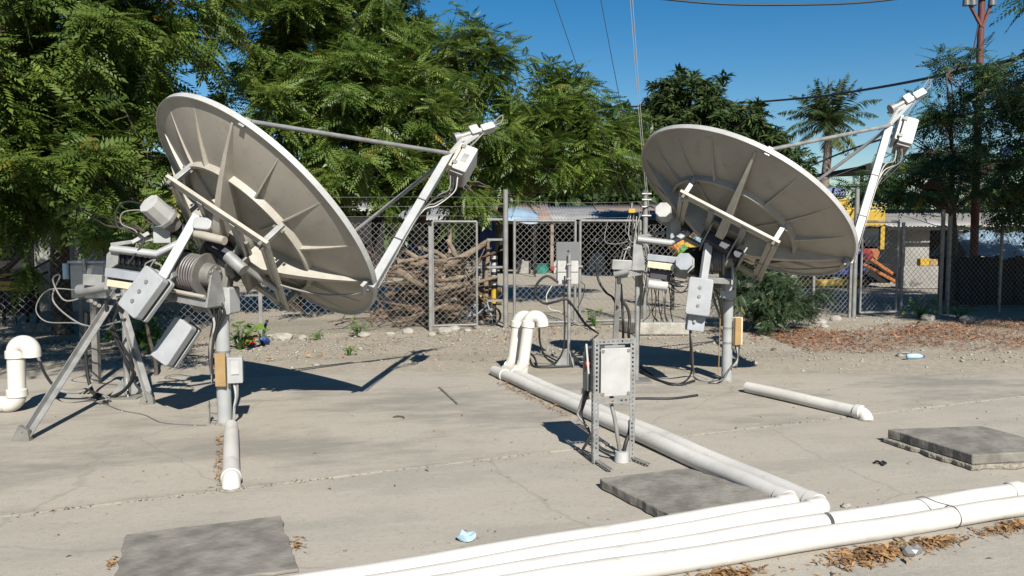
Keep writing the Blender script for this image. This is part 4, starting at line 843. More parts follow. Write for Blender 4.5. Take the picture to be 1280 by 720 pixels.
# ---------------------------------------------------------------- small things on the ground
def crumple(c, r, mat, name, label, cat, seed, flat=.5):
    rr_ = random.Random(seed); bm = bmesh.new(); bmesh.ops.create_icosphere(bm, subdivisions=2, radius=1)
    vs = []
    for v in bm.verts:
        k = rr_.uniform(.55, 1.15); vs.append(Vector(c) + Vector((v.co.x * r * k, v.co.y * r * k * .8, max(0, (v.co.z + .75)) * r * flat * k)))
    fs = [tuple(v.index for v in f.verts) for f in bm.faces]; bm.free(); o = MB().add(vs, fs).build(name, mat, smooth=False); return tag(o, label, cat)
def rock(c, r, seed, label, mat='stone', group='stones along the fence foot'):
    rr_ = random.Random(seed); bm = bmesh.new(); bmesh.ops.create_icosphere(bm, subdivisions=2, radius=1); sx, sy, sz = rr_.uniform(.8, 1.4), rr_.uniform(.6, 1), rr_.uniform(.45, .75); q = rr_.uniform(0, 99)
    vs = [Vector(c) + Vector((v.co.x * sx, v.co.y * sy, v.co.z * sz + sz * .6)) * r * (0.75 + .5 * float(fbm(np.array([v.co.x * 1.7 + q]), np.array([v.co.y * 1.7 + v.co.z * 2.1]), seed)[0])) for v in bm.verts]
    fs = [tuple(v.index for v in f.verts) for f in bm.faces]; bm.free(); o = MB().add(vs, fs).build('stone', mat, smooth=False); return tag(o, label, 'stone', group)
q = gz(1143, 449); BT = empty('plastic_bottle', q, 'small crushed blue plastic bottle lying on gravel at right', 'bottle')
m_ = MB(); m_.tube([q + V(-.10, 0, .035), q + V(-.09, 0, .035), q + V(0, .01, .037), q + V(.06, .01, .036), q + V(.09, .012, .034), q + V(.11, .013, .034)], [.02, .034, .036, .034, .02, .012], 14); m_.build('body', 'clearblue', BT)
MB().cyl(q + V(.108, .013, .034), q + V(.13, .014, .034), .014, n=12).build('cap', 'blue', BT)
q = gz(1130, 441); o = MB().obox(q + V(0, 0, .004), V(1, .3, 0), V(0, 1, 0), (.16, .05, .004)).build('paper_strip', 'white'); tag(o, 'white paper strip on gravel beside the blue bottle', 'paper')
crumple(gz(583, 676), .05, 'clearblue', 'plastic_scrap', 'crumpled clear plastic scrap on concrete, bottom centre', 'scrap', 3, .6)
crumple(gz(1138, 694), .055, 'galv', 'paper_scrap', 'crumpled grey scrap on the golden leaves below the front pipe', 'scrap', 4, .6)
crumple(gz(1218, 633), .03, 'stone', 'stone_chip', 'small pale stone chip just above front pipes at right', 'stone', 5)
crumple(gz(1057, 634), .03, 'stone', 'stone_chip', 'small pale stone chip right of the diagonal pipe elbows', 'stone', 6)
q = gz(1102, 581); o = MB().tube(spline([q + V(-.04, .02, .008), q + V(-.015, .035, .015), q + V(0, 0, .01), q + V(.02, .03, .014), q + V(.035, .015, .008), q + V(.02, -.005, .012), q + V(-.01, -.03, .006)]), .008, 6).build('strap_scrap', 'black'); tag(o, 'knotted black strap scrap lying on concrete near the right slab', 'strap')
a_, b_ = gz(549, 484, .008), gz(572, 505, .008); o = MB().bar(a_, b_, .018, .01).build('steel_rod', 'galv_dark'); tag(o, 'short dark rod lying on concrete right of the dish shadow', 'rod')
crumple(gz(967, 437), .04, 'wood', 'dirt_clod', 'small brown clod on the pad right of the right mast', 'clod', 7)
q = gz(497, 522, .003); o = MB().tube(spline([q + V(-.04, 0, .004), q + V(0, .01, .012), q + V(.05, 0, .006), q + V(.06, -.04, .004)]), [.006] * 19, 5).build('twig', 'wood'); tag(o, 'short curled twig on the concrete in the centre left', 'twig')
for i, (px, py, r, lb) in enumerate(((352, 424, .13, 'largest pale stone at fence foot beneath the left dish'), (378, 424, .08, 'small stone right of the largest one beneath the left dish'), (340, 420, .07, 'small stone left behind the largest one beneath the left dish'), (455, 420, .10, 'pale stone at fence foot under the lowest edge of the left dish'), (510, 416, .10, 'pale stone at fence foot left of the framed fence panel post'), (556, 416, .11, 'biggest stone at the foot of the framed fence panel'), (566, 412, .09, 'stone touching the right of the biggest one at the framed panel'), (540, 419, .07, 'small stone at the foot of the post left of framed panel'), (585, 413, .07, 'small stone beside the child bicycle'), (1025, 404, .12, 'pale stone right of the green bush, biggest there'), (1045, 400, .10, 'pale stone left of the tall right fence post'), (1030, 409, .07, 'small stone in front of the biggest one by the bush'), (780, 405, .07, 'small stone left of the low concrete block'), (740, 411, .06, 'small stone at the foot of the swing gate latch'), (300, 428, .06, 'small stone left of the red plastic bag'), (488, 418, .06, 'small stone before the branch pile, left end'), (1208, 402, .14, 'stone in shade before the plank fence'), (1160, 400, .11, 'stone beside the grey green weed at right fence'))):
    rock(gz(px, py) + V(0, 0, -.02), r, i, lb)
# squared concrete block behind the right tripod
a_ = gz(795, 418); b_ = gz(862, 418); o = MB().prism([V(a_.x, a_.y, -.01), V(b_.x, b_.y, -.01), V(b_.x, b_.y + .5, -.01), V(a_.x - .2, a_.y + .5, -.01)], V(0, 0, .19)).build('concrete_block', 'stone', bevel=.02, smooth=False); tag(o, 'low pale concrete block behind the leg stand of the right dish', 'block')
# litter by left fence
crumple(gz(312, 432), .10, 'redcloth', 'plastic_bag', 'crumpled red plastic bag at fence foot beneath the left dish', 'bag', 11, .8)
crumple(gz(331, 430), .08, 'blue', 'plastic_bag', 'crumpled blue plastic bag at fence foot beneath the left dish', 'bag', 12, .8)
crumple(gz(1006, 397), .08, 'blue', 'plastic_bag', 'crumpled blue plastic bag beside the green bush', 'bag', 13, .8)
# ---------------------------------------------------------------- chain link fence and gates
def fy(x): return 12.85 + 0.26 * x
def fence_pt(px, z=0.0):
    k = (px - 640) / FPX; x = 12.85 * k / (1 - 0.26 * k); return V(x, fy(x), z)
FD = V(1, .26, 0).normalized(); FN = V(-FD.y, FD.x, 0)
def wire_mesh(root, p0, p1, z0, z1, pitch=.105, r=.0031, sag=0.0):
    L_ = (p1 - p0).length; d = (p1 - p0).normalized(); H_ = z1 - z0; b = MB(); rr_ = random.Random(int(p0.x * 100))
    for fam in (1, -1):
        k = -H_ if fam == 1 else 0.0
        while k < (L_ if fam == 1 else L_ + H_):
            if fam == 1: s0 = max(k, 0); t0 = s0 - k; s1 = min(k + H_, L_); t1 = s1 - k
            else: s0 = max(k - H_, 0); t0 = k - s0; s1 = min(k, L_); t1 = k - s1
            if s1 - s0 > .02:
                a = p0 + d * s0 + V(0, 0, z0 + t0) + FN * (.003 * fam); c = p0 + d * s1 + V(0, 0, z0 + t1) + FN * (.003 * fam)
                m = (a + c) / 2 + FN * rr_.uniform(-.012, .012) + V(0, 0, rr_.uniform(-.006, .006)); b.tube([a, m, c], r, 3, False)
            k += pitch
    return b.build('wire_mesh', 'wire', root)
def round_post(root, px, ytop, r=.036, mat='fencegalv'):
    p = fence_pt(px); z = at(px, ytop, p.y).z; o = MB().cyl(p + V(0, 0, -.02), V(p.x, p.y, z), r, n=14).build('post', mat, root); return o, p, z
def flat_post(root, px, ytop, w=.055, mat='fencegalv'):
    p = fence_pt(px); z = at(px, ytop, p.y).z; o = MB().obox(V(p.x, p.y - .03, z / 2 - .01), V(0, 0, 1), FD, (z + .02, w, .035)).build('post', mat, root, .003)
    m_ = MB()
    for k in range(int(z / .2)): m_.obox(V(p.x, p.y - .05, .12 + .2 * k), V(0, 0, 1), FD, (.035, .016, .006))
    m_.build('wire_clip', 'galv_dark', o)['kind'] = 'stuff'; return o, p, z
def frame_rect(root, px0, px1, ytop, ybot, mids=(), r=.022):
    p0, p1 = fence_pt(px0), fence_pt(px1); zt = at((px0 + px1) / 2, ytop, (p0.y + p1.y) / 2).z; zb = .07
    for q in [p0, p1] + [fence_pt(m) for m in mids]: MB().cyl(V(q.x, q.y, zb), V(q.x, q.y, zt), r, n=12).build('upright', 'fencegalv', root)
    for z in (zb, zt): MB().cyl(V(p0.x, p0.y, z), V(p1.x, p1.y, z), r, n=12).build('rail', 'fencegalv', root)
    return p0, p1, zb, zt
# left run
FA = empty('chain_link_fence', fence_pt(540), 'chain link fence run behind the left dish and the branch pile', 'fence', 'chain link fence runs')
pts = [fence_pt(x) for x in (-260, 20, 325, 538)]
for px, yt in ((-120, 262), (100, 268), (325, 266), (538, 283)): flat_post(FA, px, yt)
for a, c in ((-260, 100), (100, 325), (325, 538)): wire_mesh(FA, fence_pt(a), fence_pt(c), .05, 1.72)
p0, p1, zb, zt = frame_rect(FA, 541, 596, 277, 0, r=.02); wire_mesh(FA, p0, p1, zb, zt)
o, p, z = round_post(FA, 632, 237, .042); p632 = p
for zz in (.45, 1.0, 1.45, 1.78): MB().obox(p + V(-.16, 0, zz), V(1, .26, 0), V(0, 0, 1), (.30, .035, .03)).build('hinge_arm', 'fencegalv', FA, .002)
for k in range(3):
    zz = 1.83 + .15 * k; q0 = fence_pt(-260); cable([q0 + V(0, 0, zz)] + [fence_pt(x) + V(0, 0, zz - .02) for x in (100, 325, 432)] + [fence_pt(538) + V(0, 0, zz), p + V(0, 0, zz)], .0025, 'galv_dark', FA, 'barbed_wire', 3, 4)
# swing gate
GA = empty('chain_link_gate', fence_pt(722), 'double chain link swing gate between the two tall posts', 'gate')
for a, c in ((643, 719), (725, 800)):
    p0, p1, zb, zt = frame_rect(GA, a, c, 276, 0, r=.024); wire_mesh(GA, p0, p1, zb, zt); mx_ = (p0 + p1) / 2
MB().bar(fence_pt(716) + V(0, -.04, 1.0), fence_pt(728) + V(0, -.04, 1.0), .03).build('latch', 'galv', GA, .002)
# middle run
FB = empty('chain_link_fence', fence_pt(900), 'chain link fence run behind the right dish', 'fence', 'chain link fence runs')
o, p805, z = round_post(FB, 806, 238, .045)
for zz in (1.45, 1.85, 2.0, 2.12, 2.22): MB().cyl(p805 + V(-.07, -.05, zz), p805 + V(.09, -.05, zz), .014, n=8).build('insulator', 'white', FB)
for k in range(3):
    zz = 1.83 + .13 * k; cable([p632 + V(0, 0, zz), fence_pt(700) + V(0, 0, zz - .03), fence_pt(760) + V(0, 0, zz - .02), p805 + V(0, 0, zz)], .0025, 'galv_dark', FB, 'barbed_wire', 3, 4)
MB().cyl(p805 + V(.4, .0, 1.70), fence_pt(1060) + V(0, 0, 1.7), .02, n=10).build('top_rail', 'fencegalv', FB)
for px, yt in ((880, 274), (1017, 280), (1063, 275)): flat_post(FB, px, yt, .05)
wire_mesh(FB, p805, fence_pt(1017), .05, 1.7); wire_mesh(FB, fence_pt(1017), fence_pt(1063), .05, 1.7)
round_post(FB, 1069, 236, .042)
# right gate and run
GB = empty('chain_link_gate', fence_pt(1100), 'narrow chain link gate leaf standing before the orange truck', 'gate')
p0, p1, zb, zt = frame_rect(GB, 1077, 1122, 277, 0, r=.022); wire_mesh(GB, p0, p1, zb, zt)
FC = empty('chain_link_fence', fence_pt(1180), 'chain link fence run at the right edge in tree shade', 'fence', 'chain link fence runs')
for px, yt in ((1127, 278), (1176, 262), (1250, 282), (1330, 282)): flat_post(FC, px, yt, .07 if px == 1176 else .055, 'fencegalv' if px < 1170 else 'galv_dark')
round_post(FC, 1186, 270, .04, 'galv_dark')
for a, c in ((1127, 1176), (1186, 1250), (1250, 1330), (1330, 1480)): wire_mesh(FC, fence_pt(a), fence_pt(c), .05, 1.7)
# aerial wires rising from the tall post
for i, (a, c, lab) in enumerate(((at(688, -14, 12.4), p805 + V(-.15, 0, 1.75), 'thin aerial wire slanting down to tall post, leftmost of four'), (at(749, -10, 12.8), p805 + V(-.04, -.05, 2.0), 'thin aerial wire second from left above the tall post'), (at(787, -10, 13.2), p805 + V(.0, -.05, 2.2), 'thin pale aerial wire dropping to top of tall post'), (at(790, -10, 13.3), p805 + V(.06, -.05, 1.85), 'thin pale aerial wire rightmost above the tall post'))):
    cable([a, (a + c) / 2 + V(0, 0, -.12), c], .006, 'rubber' if i < 2 else 'wire', None, 'aerial_wire', 5, 5, lab, 'wire', 'aerial wires')
for k in range(12):
    cable([p805 + V(random.uniform(-.3, -.02), -.06, random.uniform(1.5, 2.1)), p805 + V(random.uniform(-.4, -.1), -.1, random.uniform(1.2, 1.7)), p805 + V(random.uniform(-.3, .05), -.08, random.uniform(.9, 1.4)), p805 + V(random.uniform(-.05, .05), -.07, random.uniform(.3, .9))], .006, random.choice(['rubber', 'cablegrey', 'cablewhite']), FB)
o = MB().rbox(p805 + V(-.25, -.1, 1.93), V(1, 0, 0), V(0, 0, 1), (.12, .07, .08), .02).build('insulator_block', 'yellow', FB, .006)
cable([at(760, 275, 12.9), at(756, 300, 12.8), at(768, 305, 12.8), at(785, 302, 12.8)], .006, 'cablegrey', FB)
# ---------------------------------------------------------------- behind the fence
def corrugated(p0, p1, q0, q1, pitch=.12, amp=.018, name='roof', mat='rust', parent=None, th=.006):
    """sheet between edge p0-p1 and edge q0-q1, waves run from p to q"""
    p0, p1, q0, q1 = map(Vector, (p0, p1, q0, q1)); n = max(8, int((p1 - p0).length / pitch * 4)); nrm = (p1 - p0).cross(q0 - p0).normalized(); vs = []
    if nrm.z < 0: nrm = -nrm
    for i in range(n + 1):
        t = i / n; w = amp * math.sin(t * (p1 - p0).length / pitch * 2 * math.pi)
        for k in range(4):
            s = k / 3; a = (p0 + (p1 - p0) * t) * (1 - s) + (q0 + (q1 - q0) * t) * s; vs += [a + nrm * w, a + nrm * (w - th)]
    fs = []
    for i in range(n):
        for k in range(3):
            o = i * 8 + k * 2; fs += [(o, o + 8, o + 10, o + 2), (o + 1, o + 3, o + 11, o + 9)]
        fs += [(i * 8, i * 8 + 1, i * 8 + 9, i * 8 + 8), (i * 8 + 6, i * 8 + 14, i * 8 + 15, i * 8 + 7)]
    return MB().add(vs, fs, True).build(name, mat, parent)
# long open shed
SX0, SX1, SD = -4.5, 9.5, 30.0
SH = empty('open_shed', V(2.5, SD, 0), 'long low open shed with rusted sheet roof beyond the yard', 'shed')
zf, zbk = 2.0, 2.66
for k in range(7):
    a = SX0 + k * 2.0; corrugated(V(a, SD - .2, zf + .02 * (k % 2)), V(a + 2.03, SD - .2, zf + .02 * (k % 2)), V(a, SD + 4.2, zbk + .05 * (k % 3)), V(a + 2.03, SD + 4.2, zbk + .05 * (k % 3)), name='roof_sheet', mat='rust' if k % 3 else 'roofgrey', parent=SH)
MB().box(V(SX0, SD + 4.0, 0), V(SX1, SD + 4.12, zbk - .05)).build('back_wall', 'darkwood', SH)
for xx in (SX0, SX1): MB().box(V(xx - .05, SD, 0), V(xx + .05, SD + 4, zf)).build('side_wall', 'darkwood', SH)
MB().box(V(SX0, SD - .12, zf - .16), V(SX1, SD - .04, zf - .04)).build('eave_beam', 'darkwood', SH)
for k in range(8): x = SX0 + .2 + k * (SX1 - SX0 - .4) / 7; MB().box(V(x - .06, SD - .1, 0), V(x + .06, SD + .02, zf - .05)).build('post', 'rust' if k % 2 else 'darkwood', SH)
x_ = at(770, 310, SD).x; MB().box(V(x_ - .9, SD + .3, 1.2), V(x_ + .9, SD + .5, 1.27)).build('shelf', 'rust', SH)
MB().bar(V(x_ - .9, SD + .3, 1.2), V(x_ + .9, SD + .5, .95), .06).build('rail', 'rust', SH)
for i, (px, py, w, h, dd, mat, nm, lab) in enumerate(((677, 338, .55, .35, .5, 'teal', 'basin', 'teal plastic basin standing in the open shed'), (697, 338, .3, .42, .3, 'white', 'jerrycan', 'white jerrycan standing right of the teal basin'), (655, 339, .5, .45, .4, 'plaster', 'crate', 'grey crate in the open shed left of the teal basin'), (745, 332, .7, .8, .5, 'stone', 'sack', 'pale sack slumped against a shed post'), (715, 336, .35, .5, .4, 'darkgrey', 'bucket', 'dark bucket in the open shed behind the white box'))):
    c = gz(px, py + 3); c = at(px, py, SD - .6); c = V(c.x, SD - .6, 0); m_ = MB()
    if nm in ('basin', 'bucket'): m_.tube([c, c + V(0, 0, h * .5), c + V(0, 0, h), c + V(0, 0, h * 1.02)], [w * .38, w * .46, w * .5, w * .53], 18)
    elif nm == 'sack': m_.tube([c, c + V(0, 0, .1), c + V(.03, 0, h * .5), c + V(.08, 0, h * .85), c + V(.1, 0, h)], [w * .4, w * .5, w * .48, w * .3, w * .08], 12)
    else: m_.rbox(c + V(0, 0, h / 2), V(1, 0, 0), V(0, 0, 1), (w, h, dd), .04); m_.cyl(c + V(-.05, 0, h), c + V(-.05, 0, h + .06), .05, n=10)
    o = m_.build(nm, mat); tag(o, lab, nm)
# blue tarpaulin ridge on the shed's left
a_ = at(600, 275, 27.5); b_ = at(672, 274, 27.5); tpp = at(650, 255, 28.2); n_ = 14; vs = []
for i in range(n_ + 1):
    for j in range(7):
        u = i / n_; w = j / 6; ridge = 1 - abs(2 * w - 1); x = a_.x + (b_.x - a_.x) * u; z = a_.z - .1 + ridge * (.55 * (1 - abs(u - .7) * .7)) - .06 * math.sin(u * 9) ; vs.append(V(x, 27 + 1.8 * w, z))
o = MB().add(vs, [(i * 7 + j, i * 7 + j + 1, i * 7 + j + 8, i * 7 + j + 7) for i in range(n_) for j in range(6)], True).build('tarpaulin', 'bluetarp'); sm = o.modifiers.new('thick', 'SOLIDIFY'); sm.thickness = .02
tag(o, 'pale blue tarpaulin roof peak left of the rusted shed roof', 'tarpaulin')
TPo = o
for x in (a_.x + .1, b_.x - .1):
    for y in (27.1, 28.7): m = MB().cyl(V(x, y, 0), V(x, y, a_.z - .12), .04, n=8).build('pole', 'darkwood', TPo)
a_ = at(470, 255, 30); corr = corrugated(V(-9, 24, 2.2), V(-4.2, 24, 2.2), V(-9, 27, 2.75), V(-4.2, 27, 2.75), name='roof_sheet', mat='roofgrey')
HS = empty('back_hut', V(-6.6, 25, 0), 'grey roofed hut half hidden under the neem trees', 'hut'); corr.parent = HS; corr.location = Vector(corr.location) - V(-6.6, 25, 0)
MB().box(V(-8.8, 26.7, 0), V(-4.4, 26.9, 2.5)).build('back_wall', 'darkwood', HS)
for x in (-8.8, -6.6, -4.4): MB().box(V(x - .06, 24.1, 0), V(x + .06, 24.22, 2.15)).build('post', 'darkwood', HS)
MB().box(V(-5.6, 24.02, 1.2), V(-4.3, 24.06, 2.0)).build('shutter', 'darkwood', HS)
# neighbour's zinc sheet wall on the left, in shade
ZW = empty('zinc_wall', V(-8.5, 15.5, 0), 'old grey corrugated sheet wall behind the left tree trunk', 'wall')
for k in range(6):
    a = V(-10.9 + k * .8, 15.4 + .05 * (k % 2), 0); o = corrugated(a + V(0, 0, .55), a + V(.78, 0, .55), a + V(0, .02, 1.75 + .1 * (k % 2)), a + V(.78, .02, 1.75 + .1 * (k % 2)), .09, .013, 'sheet', 'sheet', ZW)
MB().box(V(-10.9, 15.45, 0), V(-6.2, 15.55, .55)).build('footing', 'plaster', ZW)
DH = empty('dark_hut', V(-11, 15, 0), 'dark timber hut in shade at the left edge', 'hut')
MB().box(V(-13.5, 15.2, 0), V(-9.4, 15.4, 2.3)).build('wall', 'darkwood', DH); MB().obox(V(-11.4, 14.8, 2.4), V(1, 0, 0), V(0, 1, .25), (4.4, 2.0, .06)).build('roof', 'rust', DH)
yc = at(22, 355, 13.2); YB = empty('yellow_bench', V(yc.x, 13.2, 0), 'low yellow crate like bench in shade at the left edge', 'bench')
for k in range(3): MB().box(V(yc.x - .22, 13.05, yc.z - .10 + .085 * k), V(yc.x + .22, 13.09, yc.z - .03 + .085 * k)).build('board', 'yellow', YB, .004)
MB().box(V(yc.x - .23, 13.03, yc.z + .155), V(yc.x + .23, 13.45, yc.z + .18)).build('seat', 'yellow', YB, .004)
for sx in (-.2, .2):
    for y in (13.11, 13.4): MB().box(V(yc.x + sx - .02, y - .02, 0), V(yc.x + sx + .02, y + .02, yc.z + .15)).build('leg', 'darkwood', YB)
for i, (a, c, lab) in enumerate(((at(-10, 345, 12.4), at(30, 312, 12.6), 'thick bare branch leaning up at the left edge'), (at(-10, 352, 12.2), at(75, 318, 13.2), 'thin long dark branch rising right from the left edge'), (at(0, 350, 12.3), at(60, 340, 12.8), 'low dark branch above the yellow bench'))):
    o = MB().tube(spline([a, (a + c) / 2 + V(0, .05, -.05), c]), .045 if i == 0 else .02, 8).build('dead_branch', 'wood'); tag(o, lab, 'branch')
for i, (px, py, r, lab) in enumerate(((38, 372, .16, 'broken masonry chunk below the yellow bench'), (55, 385, .14, 'grey masonry chunk in shade left of the tripod'), (70, 345, .18, 'brown masonry chunk at the foot of the shaded trunk'))): rock(at(px, py, 12.4) * 1 - V(0, 0, at(px, py, 12.4).z + .03), r, 100 + i, lab, 'roughconc', 'masonry chunks at left')

# ---------------------------------------------------------------- pile of cut branches
rb_ = random.Random(5)
def branch(p0, p1, r, bend, mat, seed):
    q = random.Random(seed); p0 = Vector(p0); p1 = Vector(p1); d = p1 - p0; L_ = d.length; n = 7; pts = []; off = V(0, 0, 0)
    for i in range(n + 1):
        t = i / n; off += V(q.uniform(-1, 1), q.uniform(-1, 1), q.uniform(-.8, .8)) * bend * L_ / n; w = math.sin(math.pi * t); pts.append(p0 + d * t + off * w)
    rs = [r * (1 - .5 * i / n) * q.uniform(.88, 1.12) for i in range(n + 1)]
    o = MB().tube(pts, rs, 8).build('cut_branch', mat)
    x, y, z = frame_of(pts[1] - pts[0]); MB().cyl(pts[0] - z * .003, pts[0], rs[0] * .86, n=8).build('sawn_end', 'woodend', o)
    return o
lab = {0: 'cut branch in the lower part of the pile behind the fence', 1: 'cut branch in the middle of the pile behind the fence', 2: 'cut branch near the top of the pile behind the fence'}
for i in range(84):
    lay = i / 84; z = .05 + 1.05 * lay ** 1.25; hw = 1.55 - .75 * lay; cx = -1.32 + rb_.uniform(-.45, .45) - .12 * lay; yy = 13.15 + rb_.random() * 1.7 + .35 * lay
    a = rb_.gauss(0, .5); L_ = rb_.uniform(.8, 1.9) * (1 - .25 * lay); d = V(math.cos(a), math.sin(a) * .8, rb_.gauss(0, .22)); 
    if rb_.random() < .5: d = -d
    yy = max(yy, fy(cx) + .62); p0 = V(cx, yy, z) - d * L_ / 2; p1 = V(cx, yy, z) + d * L_ / 2; p0.z = max(p0.z, .05); p1.z = max(p1.z, .05)
    for p in (p0, p1): p.y = max(p.y, fy(p.x) + .12)
    o = branch(p0, p1, rb_.uniform(.03, .075), .32, 'wood2' if rb_.random() < .35 else 'wood', i); tag(o, lab[min(2, int(lay * 3))], 'branch', 'cut branches heaped behind the fence')
for i, (a, c, r, lb) in enumerate(((at(497, 338, 13.1), at(545, 362, 13.0), .075, 'thick pale log curving down across the pile front'), (at(556, 334, 13.4), at(612, 300, 13.6), .08, 'thick pale log jutting up from the pile towards gate post'), (at(607, 372, 13.4), at(610, 300, 13.5), .05, 'upright stick standing at the right end of the pile'), (at(530, 368, 13.1), at(622, 346, 13.2), .05, 'long pale branch lying across the pile front'), (at(560, 300, 13.9), at(585, 345, 13.7), .05, 'bent dark branch hanging over the pile top'), (at(490, 405, 13.0), at(560, 380, 13.0), .05, 'long branch low at the left of the pile'))):
    o = branch(a, c, r, .15, 'wood2', 200 + i); tag(o, lb, 'branch')
b = MB()
for i in range(70):
    c = V(rb_.uniform(-2.7, -.35), 0, rb_.uniform(.05, 1.15)); c.y = fy(c.x) + rb_.uniform(.15, 1.2); d = V(rb_.gauss(0, 1), rb_.gauss(0, .35), rb_.gauss(.1, .5)).normalized() * rb_.uniform(.2, .5); b.tube(spline([c - d, c + V(0, 0, rb_.uniform(-.06, .06)), c + d * 1.1 + V(0, 0, rb_.uniform(-.1, .1))], 3), rb_.uniform(.006, .013), 5)
o = b.build('brushwood', 'wood'); tag(o, 'tangle of thin brushwood twigs in the branch pile', 'twigs', kind='stuff')
br = at(525, 325, 15.6); o = MB().tube([V(br.x, 15.6, 0), V(br.x, 15.6, .3), V(br.x, 15.6, .32), V(br.x, 15.6, .6), V(br.x, 15.6, .62), V(br.x, 15.6, 1.25), V(br.x, 15.6, 1.3)], [.28, .28, .3, .29, .3, .28, .25], 20).build('barrel', 'blue'); tag(o, 'blue plastic barrel behind the branch pile', 'barrel')
br = at(607, 300, 16.2); o = MB().prism([V(br.x - .15, 16.2, .9), V(br.x + .2, 16.2, .9), V(br.x + .2, 16.22, 1.85), V(br.x - .1, 16.25, 1.95)], V(0, .04, 0)).build('blue_sheet', 'blue'); tag(o, 'dark blue plastic sheet hung behind the right end of branch pile', 'sheet')
MB().bar(V(br.x - .3, 16.3, 0), V(br.x - .3, 16.3, 2.05), .05).build('stake', 'darkwood', o)
cg = at(598, 337, 14.4); CG = empty('wire_cage', V(cg.x, 14.4, cg.z - .16), 'small grey wire crate lying on the branch pile', 'crate'); m_ = MB()
for k in range(9): x = cg.x - .22 + k * .055; m_.bar(V(x, 14.3, cg.z - .15), V(x, 14.3, cg.z + .15), .012)
for k in range(6): m_.bar(V(cg.x - .22, 14.3, cg.z - .15 + .06 * k), V(cg.x + .22, 14.3, cg.z - .15 + .06 * k), .012)
m_.build('front_grid', 'galv', CG); MB().box(V(cg.x - .2, 14.32, cg.z - .14), V(cg.x + .2, 14.55, cg.z + .14)).build('liner', 'plaster', CG)
st = at(618, 352, 13.35); SP = empty('striped_post', V(st.x, 13.35, 0), 'black and white striped post with yellow foot beside gate post', 'post')
for k in range(10): z0 = .62 + k * .055; MB().cyl(V(st.x, 13.35, z0), V(st.x, 13.35, z0 + .053), .055, n=14).build('band', 'white' if k % 2 else 'black', SP)
MB().cyl(V(st.x, 13.35, .36), V(st.x, 13.35, .62), .06, .055, 14).build('foot', 'yellow', SP); MB().cyl(V(st.x, 13.35, 0), V(st.x, 13.35, .36), .03, n=10).build('stake', 'darkwood', SP)
# child's bicycle leaning inside the fence
bq = at(600, 398, 13.05); BK = empty('bicycle', V(bq.x, 13.05, 0), 'small child bicycle with blue frame leaning inside the fence', 'bicycle')
for sx in (-.19, .19):
    c = V(bq.x + sx, 13.05 + .05 * (sx > 0), .17); t = [c + V(math.cos(a) * .15, .02 * math.sin(a), math.sin(a) * .15) for a in np.linspace(0, 6.283, 25)]; w = MB().tube(t, .018, 6, False).build('wheel', 'tyre', BK)
    m_ = MB(); [m_.bar(c, c + V(math.cos(a) * .14, 0, math.sin(a) * .14), .004) for a in np.linspace(0, 5.5, 10)]; m_.build('spokes', 'galv', w)
hx = V(bq.x, 13.07, 0); m_ = MB(); m_.tube([hx + V(-.19, 0, .17), hx + V(-.04, 0, .2), hx + V(.13, 0, .36), hx + V(-.08, 0, .37), hx + V(-.04, 0, .2)], .014, 8); m_.tube([hx + V(-.19, 0, .17), hx + V(-.08, 0, .37)], .01, 8); m_.build('frame', 'bluetarp', BK)
MB().tube([hx + V(.19, 0, .17), hx + V(.13, 0, .36), hx + V(.11, 0, .46)], .013, 8).build('fork', 'bluetarp', BK)
MB().tube([hx + V(.07, -.12, .47), hx + V(.11, 0, .46), hx + V(.10, .14, .47)], .01, 8).build('handlebar', 'yellow', BK); MB().rbox(hx + V(-.09, 0, .41), V(1, 0, 0), V(0, 1, 0), (.14, .08, .03), .03).build('saddle', 'black', BK, .006)

# ---------------------------------------------------------------- truck behind the right gate
TR = empty('truck', V(9.2, 22, 0), 'yellow cabbed truck with orange tipper parts behind the right gate', 'truck')
x0 = at(1000, 300, 22).x; x1 = at(1108, 300, 22).x; xo = at(1122, 300, 22).x
z = lambda py: at(1080, py, 22).z
MB().rbox(V((x0 + x1) / 2, 23.1, (z(285) + z(264)) / 2 + .05), V(1, 0, 0), V(0, 0, 1), (x1 - x0, z(264) - z(285), 2.0), .08).build('cab_roof', 'yellow', TR, .03)
MB().box(V(x0 + .1, 22.2, z(312)), V(x1 - .1, 24, z(284))).build('windscreen', 'glass', TR, .02)
for x in (x0 + .04, x1 - .04): MB().box(V(x - .06, 22.14, z(312)), V(x + .06, 22.3, z(283))).build('pillar', 'yellow', TR, .01)
MB().box(V(x0, 22.05, z(345)), V(x1 - .5, 24, z(312))).build('cab_front', 'blue', TR, .04)
MB().box(V(x0 + .05, 21.95, z(358)), V(x1 - .75, 22.3, z(349))).build('bumper', 'yellow', TR, .02)
MB().prism([V(x1 - .72, 22.2, z(324)), V(x1 - .16, 22.2, z(330)), V(x1 - .05, 22.2, z(316)), V(x1 - .16, 22.2, z(306)), V(x1 - .45, 22.2, z(306)), V(x1 - .5, 22.2, z(298)), V(x1 - .75, 22.2, z(296))], V(0, .7, 0)).build('engine_hood', 'orange', TR, .05)
for k, (xa_, za_, xb_, zb_) in enumerate(((x1 - .7, 330, xo - .1, 352), (x1 - .5, 322, xo - .02, 346))): MB().bar(V(xa_, 21.85 + .12 * k, z(za_)), V(xb_, 21.8 + .12 * k, z(zb_)), .11, .09).build('lift_arm', 'orange', TR, .015)
MB().box(V(x1 - .6, 22.1, z(354)), V(xo - .1, 22.8, z(330))).build('engine_block', 'darkwood', TR, .03)
MB().cyl(V(x1 - .62, 21.78, z(318)), V(x1 - .62, 21.88, z(318)), .17, n=20).build('warning_disc', 'red', TR)
